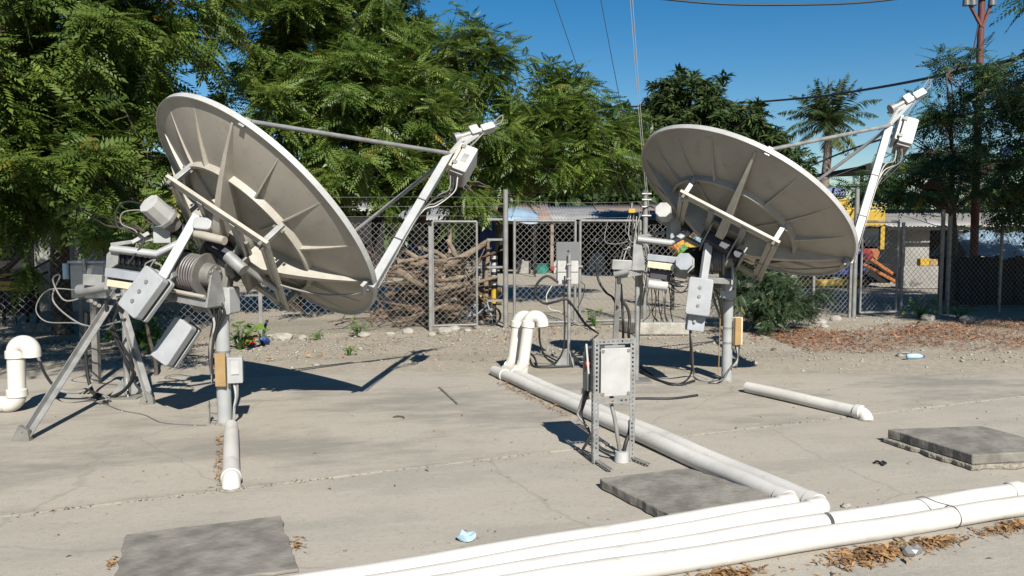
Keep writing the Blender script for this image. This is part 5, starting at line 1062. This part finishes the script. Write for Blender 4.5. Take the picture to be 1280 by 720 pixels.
for x in (x0 + .6, x1 - .6):
    w = MB().cyl(V(x, 22.2, .5), V(x, 22.55, .5), .5, n=28).build('wheel', 'tyre', TR, .03); MB().cyl(V(x, 22.17, .5), V(x, 22.19, .5), .25, n=20).build('hub', 'galv_dark', w)
xr = at(1033, 250, 22).x; xr2 = at(1112, 250, 22).x
for yy, pz in ((22.3, 250), (23.6, 250)): MB().bar(V(xr, yy, z(258)), V(xr2, yy, z(258)), .07).build('roof_rail', 'yellow', TR)
MB().box(V(xr, 22.3, z(256)), V(at(1068, 250, 22).x, 23.4, z(247))).build('roof_box', 'yellow', TR, .02)
MB().prism([V(xr - .1, 22.2, z(246)), V(at(1062, 250, 22).x, 22.2, z(245)), V(at(1060, 250, 22).x, 22.3, z(234)), V(xr, 22.3, z(233))], V(0, 1.2, 0)).build('blue_cover', 'blue', TR, .03)
# coloured bundles behind the right dish
for i, (px, py, r, mat, lab) in enumerate(((852, 270, .13, 'redcloth', 'red cloth bundle, topmost behind the right dish mount'), (849, 283, .10, 'orangecloth', 'orange cloth bundle just under the topmost red one'), (856, 292, .09, 'yellow', 'small yellow bundle in the middle of the hanging column'), (846, 306, .12, 'orangecloth', 'orange cloth bundle left of the green one'), (853, 312, .11, 'greencloth', 'green cloth bundle behind the octagonal motor'), (862, 306, .12, 'yellow', 'yellow cloth bundle right of the green one'), (868, 318, .11, 'orangecloth', 'orange cloth bundle right of the octagonal motor'), (872, 305, .10, 'bluetarp', 'pale blue cloth bundle beside the yellow one'), (872, 333, .12, 'yellow', 'yellow cloth bundle lowest in the hanging row'), (858, 325, .09, 'redcloth', 'small red bundle under the green one'))):
    c = at(px, py, 15.5); rr_ = random.Random(i); bm = bmesh.new(); bmesh.ops.create_icosphere(bm, subdivisions=3, radius=1)
    vs = [c + Vector((v.co.x * 1.1, v.co.y * .8, v.co.z * 1.3)) * r * (.3 + 1.5 * float(fbm(np.array([v.co.x * 2.6 + i * 7]), np.array([v.co.z * 2.6 + v.co.y * 1.5]), i)[0])) for v in bm.verts]; fs = [tuple(v.index for v in f.verts) for f in bm.faces]; bm.free()
    o = MB().add(vs, fs, False).build('cloth_bundle', mat); tag(o, lab, 'bundle', 'coloured bundles on the rack')
RK = empty('rack', V(at(860, 300, 15.9).x, 15.9, 0), 'dark timber rack holding coloured bundles behind the right dish', 'rack')
for px in (842, 884): p = at(px, 300, 15.9); MB().bar(V(p.x, 15.9, 0), V(p.x, 15.9, 2.1), .06).build('upright', 'darkwood', RK)
for zz in (.9, 1.3, 1.7, 2.05): MB().bar(V(at(840, 300, 15.9).x, 15.85, zz), V(at(886, 300, 15.9).x, 15.85, zz), .04).build('crossbar', 'darkwood', RK)
# houses and walls on the right
WH = empty('pale_wall_house', V(12.5, 25, 0), 'pale plastered house with grey sheet roof behind right gate', 'house')
xa, xb = at(1132, 300, 25).x, at(1162, 300, 25).x; zt_ = at(1140, 283, 25).z
MB().box(V(xa, 25, 0), V(xb, 28, zt_)).build('wall', 'plaster', WH); xc = at(1245, 300, 25).x
MB().box(V(xb + .02, 26.5, 0), V(xc, 26.7, zt_)).build('rear_wall', 'darkwood', WH)
for k in range(4): a = xa - .8 + k * 1.45; corrugated(V(a, 24.4, zt_ + .0 + .03 * (k % 2)), V(a + 1.47, 24.4, zt_ + .03 * (k % 2)), V(a, 28, zt_ + .62), V(a + 1.47, 28, zt_ + .62), name='roof_sheet', mat='roofgrey', parent=WH)
MB().box(V(xa - .9, 24.35, zt_ - .12), V(xc, 24.42, zt_ - .03)).build('fascia', 'darkwood', WH)
for px in (1200, 1238): p = at(px, 300, 24.6); MB().box(V(p.x - .06, 24.55, 0), V(p.x + .06, 24.67, zt_ - .1)).build('post', 'plaster', WH)
lw0, lw1 = at(1128, 340, 21.5), at(1245, 340, 21.5); o = MB().box(V(lw0.x, 21.5, 0), V(lw1.x, 21.75, .62)).build('low_wall', 'plaster', bevel=.02); tag(o, 'low pale masonry wall in sun beyond the right gate', 'wall')
o = MB().rbox(V(at(1155, 328, 21.6).x, 21.62, .73), V(1, 0, 0), V(0, 0, 1), (.28, .2, .2), .03).build('jerrycan', 'yellow', bevel=.01); tag(o, 'small yellow jerrycan on the low wall beyond the right gate', 'jerrycan')
o = MB().rbox(V(at(1165, 328, 21.6).x, 21.62, .72), V(1, 0, 0), V(0, 0, 1), (.24, .18, .2), .03).build('jerrycan', 'brownpanel', bevel=.01); tag(o, 'small brown can on the low wall right of yellow one', 'jerrycan')
DF = empty('plank_fence', V(10.3, 16.3, 0), 'dark plank fence in deep shade at the right edge', 'fence')
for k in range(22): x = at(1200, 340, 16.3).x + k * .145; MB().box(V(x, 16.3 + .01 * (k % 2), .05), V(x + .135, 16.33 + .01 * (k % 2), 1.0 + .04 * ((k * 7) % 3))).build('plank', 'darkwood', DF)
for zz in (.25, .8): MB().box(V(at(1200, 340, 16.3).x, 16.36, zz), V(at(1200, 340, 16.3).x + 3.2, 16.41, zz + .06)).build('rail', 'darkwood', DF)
tq = at(1255, 320, 17.4); n_ = 10; vs = [V(tq.x - 1.0 + 2.6 * i / n_, 17.0 + 1.6 * j / 6, 1.0 + .55 * (1 - abs(2 * j / 6 - 1)) + .05 * math.sin(i * 1.7 + j)) for i in range(n_ + 1) for j in range(7)]
o = MB().add(vs, [(i * 7 + j, i * 7 + j + 1, i * 7 + j + 8, i * 7 + j + 7) for i in range(n_) for j in range(6)], True).build('tarpaulin', 'bluetarp'); o.modifiers.new('thick', 'SOLIDIFY').thickness = .02; tag(o, 'faded blue tarpaulin over goods behind the plank fence', 'tarpaulin')
o2 = MB().box(V(tq.x - .9, 17.2, 0), V(tq.x + 1.5, 18.4, .98)).build('goods', 'darkwood', o)
# canopy with sign
cz = at(1150, 206, 26).z; CN = empty('canopy', V(15, 26, 0), 'dark flat canopy roof with blue sign strip above right trees', 'canopy')
cx0, cx1 = at(1072, 206, 26).x, at(1330, 206, 26).x
MB().obox(V((cx0 + cx1) / 2, 27.5, cz), V(1, 0, .035), V(0, 1, 0), (cx1 - cx0, 4, .12)).build('roof', 'darkwood', CN)
MB().obox(V((cx0 + cx1) / 2, 25.4, cz - .05), V(1, 0, .035), V(0, 1, 0), (cx1 - cx0, .06, .3)).build('fascia', 'darkwood', CN)
for px in (1077, 1180, 1300): p = at(px, 230, 26); MB().cyl(V(p.x, 26, 0), V(p.x, 26, cz - .1), .06, n=10).build('post', 'darkwood', CN)
sx0, sx1 = at(1250, 190, 25.3).x, at(1320, 190, 25.3).x; zs0, zs1 = at(1260, 197, 25.3).z, at(1260, 183, 25.3).z
MB().box(V(sx0, 25.2, zs0), V(sx1, 25.3, zs1)).build('sign_board', 'blue', CN); MB().box(V(at(1268, 190, 25.2).x, 25.17, zs0 + .03), V(at(1277, 190, 25.2).x, 25.195, zs1 - .03)).build('sign_panel', 'greencloth', CN)
# ---------------------------------------------------------------- utility pole and lines
pu = V(at(1219, 300, 16.6).x, 16.6, 0); UP = empty('utility_pole', pu, 'red oxide painted utility pole with lamp arm at right', 'utility pole')
pt = at(1229, -60, 16.6); MB().cyl(pu, V(pt.x, 16.6, pt.z), .088, .06, 18).build('pole', 'polered', UP)
MB().cyl(at(1222, 122, 16.53) - V(0, -.02, 0), at(1222.5, 95, 16.53) - V(0, -.02, 0), .066, n=14).build('white_sleeve', 'plaster', UP)
q = at(1226, 8, 16.55); MB().bar(at(1205, -4, 16.5), at(1245, -8, 16.5), .1).build('cross_arm', 'darkgrey', UP); MB().bar(at(1212, 5, 16.5), at(1226, 32, 16.55), .05).build('brace', 'polered', UP); MB().bar(at(1243, -6, 16.5), at(1228, 34, 16.55), .05).build('brace', 'polered', UP)
for px in (1208, 1216, 1240): MB().cyl(at(px, 7, 16.5), at(px, -8, 16.5), .08, .05, 10).build('insulator', 'darkgrey', UP)
MB().tube(spline([at(1231, 122, 16.55), at(1232, 100, 16.55), at(1238, 90, 16.54), at(1262, 78, 16.3), at(1290, 62, 16.1)]), .05, 10).build('lamp_arm', 'galv_dark', UP)
MB().rbox(at(1296, 60, 16.0), V(1, -.2, .3), V(0, 1, 0), (.45, .2, .1), .06).build('lamp_head', 'galv', UP)
for py in (85, 130, 150): MB().cyl(at(1218, py, 16.54), at(1228, py, 16.54), .085, n=12).build('clamp', 'galv_dark', UP)
cable([at(1224, 25, 16.55), at(1215, 70, 16.5), at(1206, 98, 16.5), at(1200, 112, 16.55)], .014, 'rubber', UP)
for i, (pp, r, lab) in enumerate((([at(740, 134, 34), at(880, 131, 31), at(1000, 123, 28), at(1100, 109, 22), at(1220, 85, 16.5), at(1300, 66, 15)], .036, 'thick overhead cable crossing the sky to the red pole'), ([at(985, 220, 27), at(1060, 188, 26), at(1150, 160, 20), at(1220, 140, 16.5), at(1320, 122, 15)], .03, 'lower overhead cable passing behind the palm'), ([at(800, -4, 22), at(900, 5, 22), at(1000, 6, 22), at(1080, 3, 22), at(1150, -5, 22)], .028, 'single overhead cable sagging at the top of frame'), ([at(1030, 225, 24), at(1075, 208, 24), at(1110, 195, 23), at(1222, 130, 16.5)], .013, 'thin service wire rising to the red pole'))):
    cable(pp, r, 'rubber', None, 'overhead_cable', 6, 6, lab, 'cable', 'overhead cables')
cable([at(1222, 150, 16.5), at(1240, 140, 16.2), at(1270, 134, 15.8), at(1300, 133, 15.4)], .022, 'rubber', None, 'overhead_cable', 6, 6, 'overhead cable leaving the red pole to the right edge', 'cable', 'overhead cables')
# ---------------------------------------------------------------- vegetation
def frond_template(pairs, leaf_len, leaf_w, droop, terminal=True, spread=62):
    vs = []; 
    def leaflet(x, sgn, ang, ln, w):
        z0 = -droop * x * x; dx, dy = math.cos(ang), math.sin(ang) * sgn; px, py = -dy, dx
        c = (x + dx * ln * .45, dy * ln * .45, z0 - ln * .10); t = (x + dx * ln, dy * ln, z0 - ln * .34)
        vs.extend([(x, 0, z0), (c[0] + px * w / 2, c[1] + py * w / 2, c[2] + .02 * ln), t, (c[0] - px * w / 2, c[1] - py * w / 2, c[2] + .02 * ln)])
    for k in range(pairs):
        x = .16 + .80 * k / max(1, pairs - 1); f = 1 - .45 * abs(2 * k / max(1, pairs - 1) - .7)
        for s in (-1, 1): leaflet(x + .02 * s, s, math.radians(spread - 18 * k / pairs), leaf_len * f, leaf_w * f)
    if terminal: leaflet(.97, 1, 0.0, leaf_len * .8, leaf_w)
    return np.array(vs)
T_NEEM = frond_template(8, .30, .108, .34)
T_FINE = frond_template(8, .24, .095, .25)
T_SPRAY = np.concatenate([[(0, 0, 0), (.5, .11, .03), (1, 0, -.25), (.5, -.11, .03)]])      # one lance leaf
def orient(P, D, up, size, tmpl, r, roll=.5):
    X = D / np.linalg.norm(D, axis=1, keepdims=True); Z = up - X * (X * up).sum(1, keepdims=True); Z /= np.linalg.norm(Z, axis=1, keepdims=True) + 1e-9; Yv = np.cross(Z, X)
    a = r.normal(0, roll, len(P))[:, None]; Z2 = Z * np.cos(a) + Yv * np.sin(a); Y2 = np.cross(Z2, X)
    s = size[:, None, None]; t = tmpl[None]
    return P[:, None, :] + s * (t[:, :, 0:1] * X[:, None, :] + t[:, :, 1:2] * Y2[:, None, :] + t[:, :, 2:3] * Z2[:, None, :])
def crown(root, blobs, dens, tmpl, size, mat, seed, per=8, shell=(2.6, 1.0), name='crown', sub=3.2, sprig=1.0, zcut=None):
    r = np.random.default_rng(seed); TP = []; AX = []
    for (c, rad) in blobs:
        c = np.array(c); rad = np.array(rad); area = 4 * math.pi * ((rad[0] * rad[1]) ** 1.6 / 3 + (rad[0] * rad[2]) ** 1.6 / 3 + (rad[1] * rad[2]) ** 1.6 / 3) ** (1 / 1.6)
        ns = max(6, int(area * sub)); d = r.normal(size=(ns, 3)); d /= np.linalg.norm(d, axis=1, keepdims=True); f = r.beta(3.2, 1.0, ns)[:, None]
        lump = .80 + .5 * fbm(d[:, 0] * 2.3 + c[0], d[:, 2] * 2.3 + d[:, 1] * 1.7 + c[2], seed, 3)[:, None]; SC = c + d * rad * f * lump
        SD_ = d * .6 + r.normal(0, .45, (ns, 3)) + np.array([0, 0, .15]); SD_ /= np.linalg.norm(SD_, axis=1, keepdims=True); SL = r.uniform(.3, .75, ns) * sprig       # each a leafy sprig: tips strung along a short shoot
        n = int(area * dens); k = r.integers(0, ns, n); t = r.uniform(-.3, 1, n)[:, None]
        TP.append(SC[k] + SD_[k] * SL[k][:, None] * t + r.normal(0, .055, (n, 3)) - np.array([0, 0, .12]) * t * t); AX.append(SD_[k] * .7 + d[k] * .5)
    TP = np.concatenate(TP); AX = np.concatenate(AX)
    if zcut is not None: k = TP[:, 2] > zcut; TP = TP[k]; AX = AX[k]
    n = len(TP); idx = np.repeat(np.arange(n), per); m = len(idx)
    ph = r.uniform(0, 6.28, m); dirs = AX[idx] * r.uniform(.2, .9, m)[:, None] + np.stack([np.cos(ph), np.sin(ph), r.normal(-.12, .35, m)], 1) * .8
    dirs[:, 2] -= .18
    P = TP[idx] + r.normal(0, .035, (m, 3)); upv = np.tile([[0., 0, 1.]], (m, 1)) + AX[idx] * .45
    V_ = orient(P, dirs, upv, size * r.uniform(.5, 1.28, m), tmpl, r)
    k = tmpl.shape[0]; tint = np.clip(.5 + .17 * r.normal(size=n)[idx] + .12 * r.normal(size=m), 0.02, .93); tint[r.random(m) < .012] = 1.0
    q = np.arange(m * k).reshape(-1, 4)
    return mesh_np(name, V_.reshape(-1, 3), q, mat, root, np.repeat(tint, k)), TP
def limbs(root, base, fork, targets, r0, mat='bark', seed=0, sub=None):
    q = random.Random(seed); base = Vector(base); fork = Vector(fork); b = MB()
    mid = (base + fork) / 2 + V(q.uniform(-.15, .15), q.uniform(-.15, .15), 0)
    b.tube(spline([base - V(0, 0, .05), base + V(0, 0, .15), mid, fork], 5), [r0 * (1.35 - .55 * (i / 15) ** .5) for i in range(16)], 12)
    o = b.build('trunk', mat, root)
    for t in targets:
        t = Vector(t); m = fork + (t - fork) * .5 + V(q.uniform(-.2, .2), q.uniform(-.2, .2), q.uniform(.05, .35)); pts = spline([fork - V(0, 0, .1), m, t], 5); MB().tube(pts, [r0 * .55 * (1 - .85 * i / (len(pts) - 1)) + .008 for i in range(len(pts))], 8).build('limb', mat, root)
    if sub is not None:
        b = MB(); sel = sub[np.random.default_rng(seed).choice(len(sub), min(260, len(sub)), replace=False)]; T_ = np.array([tuple(t) for t in targets])
        for s in sel:
            t = T_[((T_ - s) ** 2).sum(1).argmin()]; s = Vector(s); t = Vector(t); m = (s + t) / 2 + V(q.uniform(-.1, .1), q.uniform(-.1, .1), q.uniform(-.05, .1)); b.tube([t, m, s], [.02, .012, .005], 4, False)
        tw = b.build('twigs', mat, root); tw['kind'] = 'stuff'
def B_(px, py, d, rx, ry, rz): p = at(px, py, d); return ((p.x, p.y, p.z), (rx, ry, rz))
def neem(base, fork, blobs, label, seed, dens=18, size=.35, mat='neem', per=8, tmpl=T_NEEM, r0=.14, group='neem trees behind the fence', zcut=None, name='neem_tree', shell=(2.6, 1.0)):
    R_ = empty(name, base, label, 'tree', group); o, TP = crown(R_, blobs, dens, tmpl, size, mat, seed, per, shell, zcut=zcut)
    limbs(R_, base, fork, [b[0] for b in blobs], r0, 'bark', seed, TP); return R_
# near dark tree at the left
bx = at(75, 330, 12.2).x
neem(V(bx, 12.2, 0), V(bx + .1, 12.2, 2.3), [B_(30, 40, 10.6, 1.6, 1.4, .8), B_(125, 35, 11.0, .95, 1.2, .8), B_(215, -10, 11.6, .66, .9, .62), B_(45, 215, 9.9, 1.15, 1.0, .50), B_(140, 225, 10.1, .75, .8, .42), B_(-70, 140, 10.2, 1.3, 1.2, 1.0), B_(60, -110, 11.6, 2.0, 1.6, 1.0), B_(175, 100, 11.4, .34, .6, .6), B_(185, 195, 10.8, .45, .6, .45), B_(100, 120, 12.2, 1.1, .8, .8), B_(10, 130, 11.8, 1.0, .8, .8)],
     'dark near neem tree overhanging the left side, tallest foliage', 1, 14.5, .40, 'neem_deep', r0=.15)
neem(V(-4.3, 15.6, 0), V(-4.2, 15.5, 2.2), [B_(368, 60, 14.6, .85, 1.2, .95), B_(420, 40, 14.8, 1.25, 1.3, 1.1), B_(385, 140, 13.6, 1.35, 1.1, .75), B_(350, 145, 14.0, .45, .8, .5), B_(470, -5, 15.2, .65, .9, .6), B_(450, 115, 13.8, .9, 1.0, .8), B_(430, 215, 13.4, .9, .9, .5), B_(360, -60, 15.4, 1.3, 1.2, .8), B_(300, 250, 14.4, .9, .8, .5), B_(240, 245, 14.8, .8, .8, .5)],
     'broad bright neem tree directly behind the left dish', 2)
neem(V(-2.0, 16.4, 0), V(-1.8, 16.2, 2.4), [B_(545, 95, 15.2, 1.0, 1.1, .85), B_(605, 90, 15.8, .55, .8, .65), B_(500, 60, 15.6, .5, .8, .7), B_(520, 160, 14.4, .95, 1.0, .7), B_(585, 165, 14.6, .9, 1.0, .7), B_(490, 225, 14.0, .65, .8, .42), B_(575, 228, 13.9, .62, .7, .36), B_(560, 55, 16.2, .35, .6, .35)],
     'neem tree with ragged top right of the left feed arm', 3)
neem(V(-.62, 17.4, 0), V(-.1, 17.3, 2.4), [B_(690, 135, 16.4, .95, 1.0, .6), B_(650, 175, 15.6, .75, 1.0, .7), B_(735, 170, 16.4, .75, 1.0, .65), B_(665, 212, 15.2, .80, .9, .42), B_(735, 210, 16.0, .80, .9, .42), B_(775, 180, 17.4, .42, .7, .45), B_(690, 105, 16.8, .35, .6, .35), B_(780, 218, 17.5, .55, .7, .4)],
     'neem tree with sloping top above the rusted shed', 4, zcut=2.62)
neem(V(-9.6, 4.6, 0), V(-8.9, 4.7, 3.2), [((-4.2, 3.9, 5.1), (1.3, .7, .35)), ((-5.8, 3.9, 5.1), (1.4, .8, .4)), ((-7.4, 4.1, 5.0), (1.4, .8, .4)), ((-8.6, 6.0, 4.4), (1.0, 1.0, .6))],
     'neem tree outside the left edge whose boughs shade the fence', 11, 9, .50, 'neem_deep', r0=.16)
# mango tree behind the right dish
R_ = empty('mango_tree', V(6.2, 26.5, 0), 'dark broad leaved tree behind the right dish', 'tree')
mb = [B_(855, 140, 26, 1.15, 1.2, .95), B_(905, 165, 26, 1.2, 1.2, .85), B_(955, 195, 26, 1.0, 1.1, .75), B_(815, 190, 25, 1.2, 1.2, 1.1), B_(985, 215, 26.5, .7, .9, .6), B_(840, 115, 26.5, .5, .7, .5), B_(880, 210, 26.5, 1.8, 1.1, .8), B_(795, 180, 25.5, .8, .9, .7), B_(930, 150, 26.8, .8, .9, .6), B_(880, 130, 26.6, .8, .9, .7)]
o, TP = crown(R_, mb, 27, T_SPRAY, .34, 'mango', 5, 13, sub=5.5, sprig=.7, zcut=2.9); limbs(R_, V(6.2, 26.5, 0), V(6.1, 26.4, 2.3), [b[0] for b in mb], .2, 'bark', 5, TP)
# feathery trees on the right
neem(at(1195, 300, 16.6) * 1 - V(0, 0, at(1195, 300, 16.6).z), at(1190, 260, 16.6), [B_(1183, 95, 16.8, .30, .4, .42), B_(1180, 145, 16.6, .42, .5, .45), B_(1165, 190, 16.4, .55, .6, .45), B_(1150, 235, 16.0, .85, .8, .48), B_(1215, 215, 17.8, .80, .7, .62), B_(1120, 255, 16.2, .6, .7, .42), B_(1240, 258, 17.7, 1.0, .7, .42), B_(1180, 256, 17.6, .75, .7, .36), B_(1100, 220, 16.6, .35, .5, .3)],
     'feathery young tree with pointed top before the red pole', 6, 13, .40, 'flame', 8, T_FINE, .09, 'feathery trees at right', name='feathery_tree', zcut=2.25)
neem(V(10.6, 14.0, 0), V(10.5, 13.9, 2.4), [B_(1285, 110, 15.2, .65, .8, .75), B_(1290, 190, 14.8, .9, .9, .7), B_(1285, 250, 14.6, .6, .7, .42), ((10.2, 12.6, 4.2), (1.6, 1.5, .9)), ((11.2, 13.2, 3.2), (1.8, 1.4, .8)), ((8.9, 11.2, 5.2), (1.2, 1.1, .6)), ((9.9, 10.2, 4.7), (1.7, 1.5, .8)), ((11.6, 11.0, 4.2), (1.6, 1.4, .8))],
     'dark feathery tree cut by the right edge', 7, 13, .43, 'flame', 8, T_FINE, .12, 'feathery trees at right', name='feathery_tree')
# rounded bush before the middle fence
R_ = empty('bush', gz(958, 413), 'dense dark green bush under the right dish', 'bush'); bc = gz(958, 413)
o, TP = crown(R_, [((bc.x, bc.y, .50), (.52, .45, .48)), ((bc.x - .25, bc.y - .05, .75), (.32, .35, .42)), ((bc.x + .30, bc.y, .42), (.36, .35, .38)), ((bc.x + .05, bc.y, .95), (.25, .3, .28))], 130, T_FINE, .16, 'bushleaf', 8, 7, zcut=.02)
b = MB(); [b.tube([V(bc.x, bc.y, 0), V(*((np.array(bc) + t) / 2 + [0, 0, .1])), V(*t)], [.02, .012, .005], 5) for t in TP[::60]]; b.build('stems', 'bark', R_)
# palm
pc_ = at(1036, 158, 36); PB = V(at(1022, 280, 36).x, 36, 0); R_ = empty('coconut_palm', PB, 'coconut palm rising against the sky behind the right dish', 'palm')
pts = spline([PB, V(PB.x + .1, 36, pc_.z * .35), V(PB.x + .35, 36, pc_.z * .75), pc_], 8); MB().tube(pts, [.24 - .09 * i / (len(pts) - 1) + .012 * (i % 2) for i in range(len(pts))], 12).build('trunk', 'palmbark', R_)
MB().tube([pc_ - V(0, 0, .4), pc_ - V(0, 0, .1), pc_ + V(0, 0, .25)], [.16, .26, .1], 10).build('crown_shaft', 'palmbark', R_)
rp = np.random.default_rng(4)
for k in range(34):
    az = k * 2.4 + rp.uniform(-.2, .2); el = [1.4, 1.25, 1.1, .85, .5, -.05][k % 6] + rp.uniform(-.12, .12); Lf = rp.uniform(2.1, 2.7) * (1 if el > 0 else .8); d = V(math.cos(az) * math.cos(el), math.sin(az) * math.cos(el), math.sin(el)); pos = Vector(pc_); sp_ = []; n_ = 12
    for i in range(n_ + 1): sp_.append(pos.copy()); pos = pos + d * (Lf / n_); d = (d + V(0, 0, -.115 - .05 * (1.4 - el) * .5)).normalized()
    vs = []; fs = []; 
    for i in range(1, n_ * 3):
        t = i / (n_ * 3); j = min(int(t * n_), n_ - 1); p = sp_[j] + (sp_[j + 1] - sp_[j]) * (t * n_ - j); ax_ = (sp_[j + 1] - sp_[j]).normalized(); side = ax_.cross(V(0, 0, 1)); side = side.normalized() if side.length > .05 else V(1, 0, 0); up_ = side.cross(ax_)
        ln = .55 * math.sin(math.pi * min(1, .12 + t * .9)) ** .6
        for s in (-1, 1):
            if rp.random() < .16: continue
            tip = p + side * (s * ln * .75) + ax_ * ln * .45 - up_ * ln * (.25 + .35 * rp.random()) - V(0, 0, ln * .25); m_ = (p + tip) / 2 + up_ * .03; w = ax_ * .034; b0 = len(vs); vs += [p, m_ + w, tip, m_ - w]; fs.append((b0, b0 + 1, b0 + 2, b0 + 3))
    b0 = len(vs)
    for i, p in enumerate(sp_): sd = V(.02, 0, 0); vs += [p + sd * (1 - i / n_), p + V(0, .02, .01) * (1 - i / n_), p - sd * (1 - i / n_)]
    for i in range(n_):
        for j in range(3): a = b0 + i * 3 + j; c = b0 + i * 3 + (j + 1) % 3; fs.append((a, c, c + 3, a + 3))
    arr = np.array([tuple(v) for v in vs]); old = (k % 6 == 5); mesh_np('frond', arr, np.array(fs), 'palm', R_, np.full(len(arr), (rp.uniform(.75, .93) if old else rp.uniform(.05, .5))))
MB().tube([at(1035, 105, 36.5), at(1034, 95, 36.5), at(1033, 230, 36.5) * 1], .02, 6) if False else None
o = MB().cyl(V(at(1034, 280, 40).x, 40, 0), at(1035.5, 96, 40), .05, .02, 8).build('mast_pole', 'darkgrey'); tag(o, 'thin dark mast pole standing behind the coconut palm', 'pole')
# broad leaved weeds
T_BROAD = np.array([(0, 0, 0), (.28, .36, .06), (.62, .34, .05), (1, 0, -.12), (0, 0, 0), (1, 0, -.12), (.62, -.34, .05), (.28, -.36, .06)])
def weed(p, h, n, spread, size, label, seed):
    r = np.random.default_rng(seed); R_ = empty('weed', p, label, 'plant', 'weeds'); b = MB(); P = []; D = []
    for i in range(n):
        a = r.uniform(0, 6.28); rr_ = spread * math.sqrt(r.random()); t = Vector(p) + V(math.cos(a) * rr_, math.sin(a) * rr_ * .7, h * r.uniform(.25, 1)); b.tube([Vector(p) + V(math.cos(a), math.sin(a), 0) * .02, (Vector(p) + t) / 2 + V(0, 0, .04), t], [.006, .004, .003], 4); P.append(tuple(t)); D.append((math.cos(a), math.sin(a) - .5, r.uniform(-.3, .3)))
    b.build('stems', 'weed', R_); v = orient(np.array(P), np.array(D), np.tile([[0, -.35, 1.]], (n, 1)), size * r.uniform(.6, 1.2, n), T_BROAD, r, .4); mesh_np('leaves', v.reshape(-1, 3), np.arange(n * 8).reshape(-1, 4), 'weed', R_, np.repeat(r.uniform(.2, .9, n), 8))
for i, (px, py, h, n_, s_, sz, lab) in enumerate(((165, 437, .42, 42, .30, .15, 'broad leaved weed clump behind the tripod at left'), (205, 436, .36, 30, .28, .14, 'broad leaved weed clump behind the lower counterweight'), (300, 436, .34, 34, .22, .15, 'broad leaved weed clump behind the left mast'), (187, 440, .5, 26, .35, .12, 'taller weed stems between two weed clumps at left'), (398, 424, .14, 16, .12, .06, 'tiny weed at the fence foot right of the left dish post'), (447, 420, .26, 20, .15, .08, 'small weed under the lowest edge of the left dish'), (327, 428, .2, 18, .12, .07, 'tiny weed beside the blue plastic bag'), (742, 408, .28, 18, .14, .09, 'small weed beside the cable end at the gate'), (436, 443, .1, 12, .1, .05, 'sprout on the gravel below the left dish'), (1150, 398, .40, 30, .25, .10, 'grey green weed at the foot of right fence post'), (1200, 398, .3, 24, .25, .10, 'weed tuft in shade left of the plank fence'))):
    weed(gz(px, py), h, n_, s_, sz, lab, 300 + i)
neem(V(-3.95, 8.6, 0), V(-4.05, 8.6, 1.1), [B_(200, 305, 7.6, .14, .12, .10), B_(182, 290, 8.2, .20, .16, .14)], 'low leafy sprig showing between the left dish motor and beam', 9, 60, .2, 'neem', 6, T_NEEM, .02, 'sprigs', name='sapling')
# far tree mass closing the horizon
R = np.random.default_rng(19); n = 3400; xx = R.uniform(-32, 13, n); dd = R.uniform(39, 46, n); P = np.stack([xx, dd, R.random(n) ** .8 * (2.6 + 3.4 * fbm(xx * .22, dd * .1, 6)) * np.clip((15 - xx) / 8, .35, 1)], 1)
idx = np.repeat(np.arange(n), 7); D = R.normal(size=(len(idx), 3)); v = orient(P[idx] + R.normal(0, .3, (len(idx), 3)), D, np.tile([[0, 0, 1.]], (len(idx), 1)), R.uniform(.35, .8, len(idx)), T_SPRAY * np.array([1, 2.2, 1]), R)
o = mesh_np('tree_belt', v.reshape(-1, 3), np.arange(len(idx) * 4).reshape(-1, 4), 'mango', None, np.repeat(R.uniform(.1, .8, len(idx)), 4)); tag(o, 'dark belt of trees merging behind the shed roofs', 'trees', kind='stuff')
R = np.random.default_rng(9); n = 2600; a = R.uniform(-1.05, 1.05, n); dd = R.uniform(60, 90, n); P = np.stack([np.sin(a) * dd, np.cos(a) * dd, np.abs(R.normal(0, 1.6, n)) + .3 + 1.3 * fbm(a * 9, dd * 0, 5)], 1)
idx = np.repeat(np.arange(n), 5); D = R.normal(size=(len(idx), 3)); v = orient(P[idx] + R.normal(0, .35, (len(idx), 3)), D, np.tile([[0, 0, 1.]], (len(idx), 1)), R.uniform(.5, 1.1, len(idx)), T_SPRAY * np.array([1, 2.2, 1]), R)
o = mesh_np('far_trees', v.reshape(-1, 3), np.arange(len(idx) * 4).reshape(-1, 4), 'mango', None, np.repeat(R.uniform(.3, .9, len(idx)), 4)); tag(o, 'distant mass of low trees along the horizon', 'trees', kind='stuff')
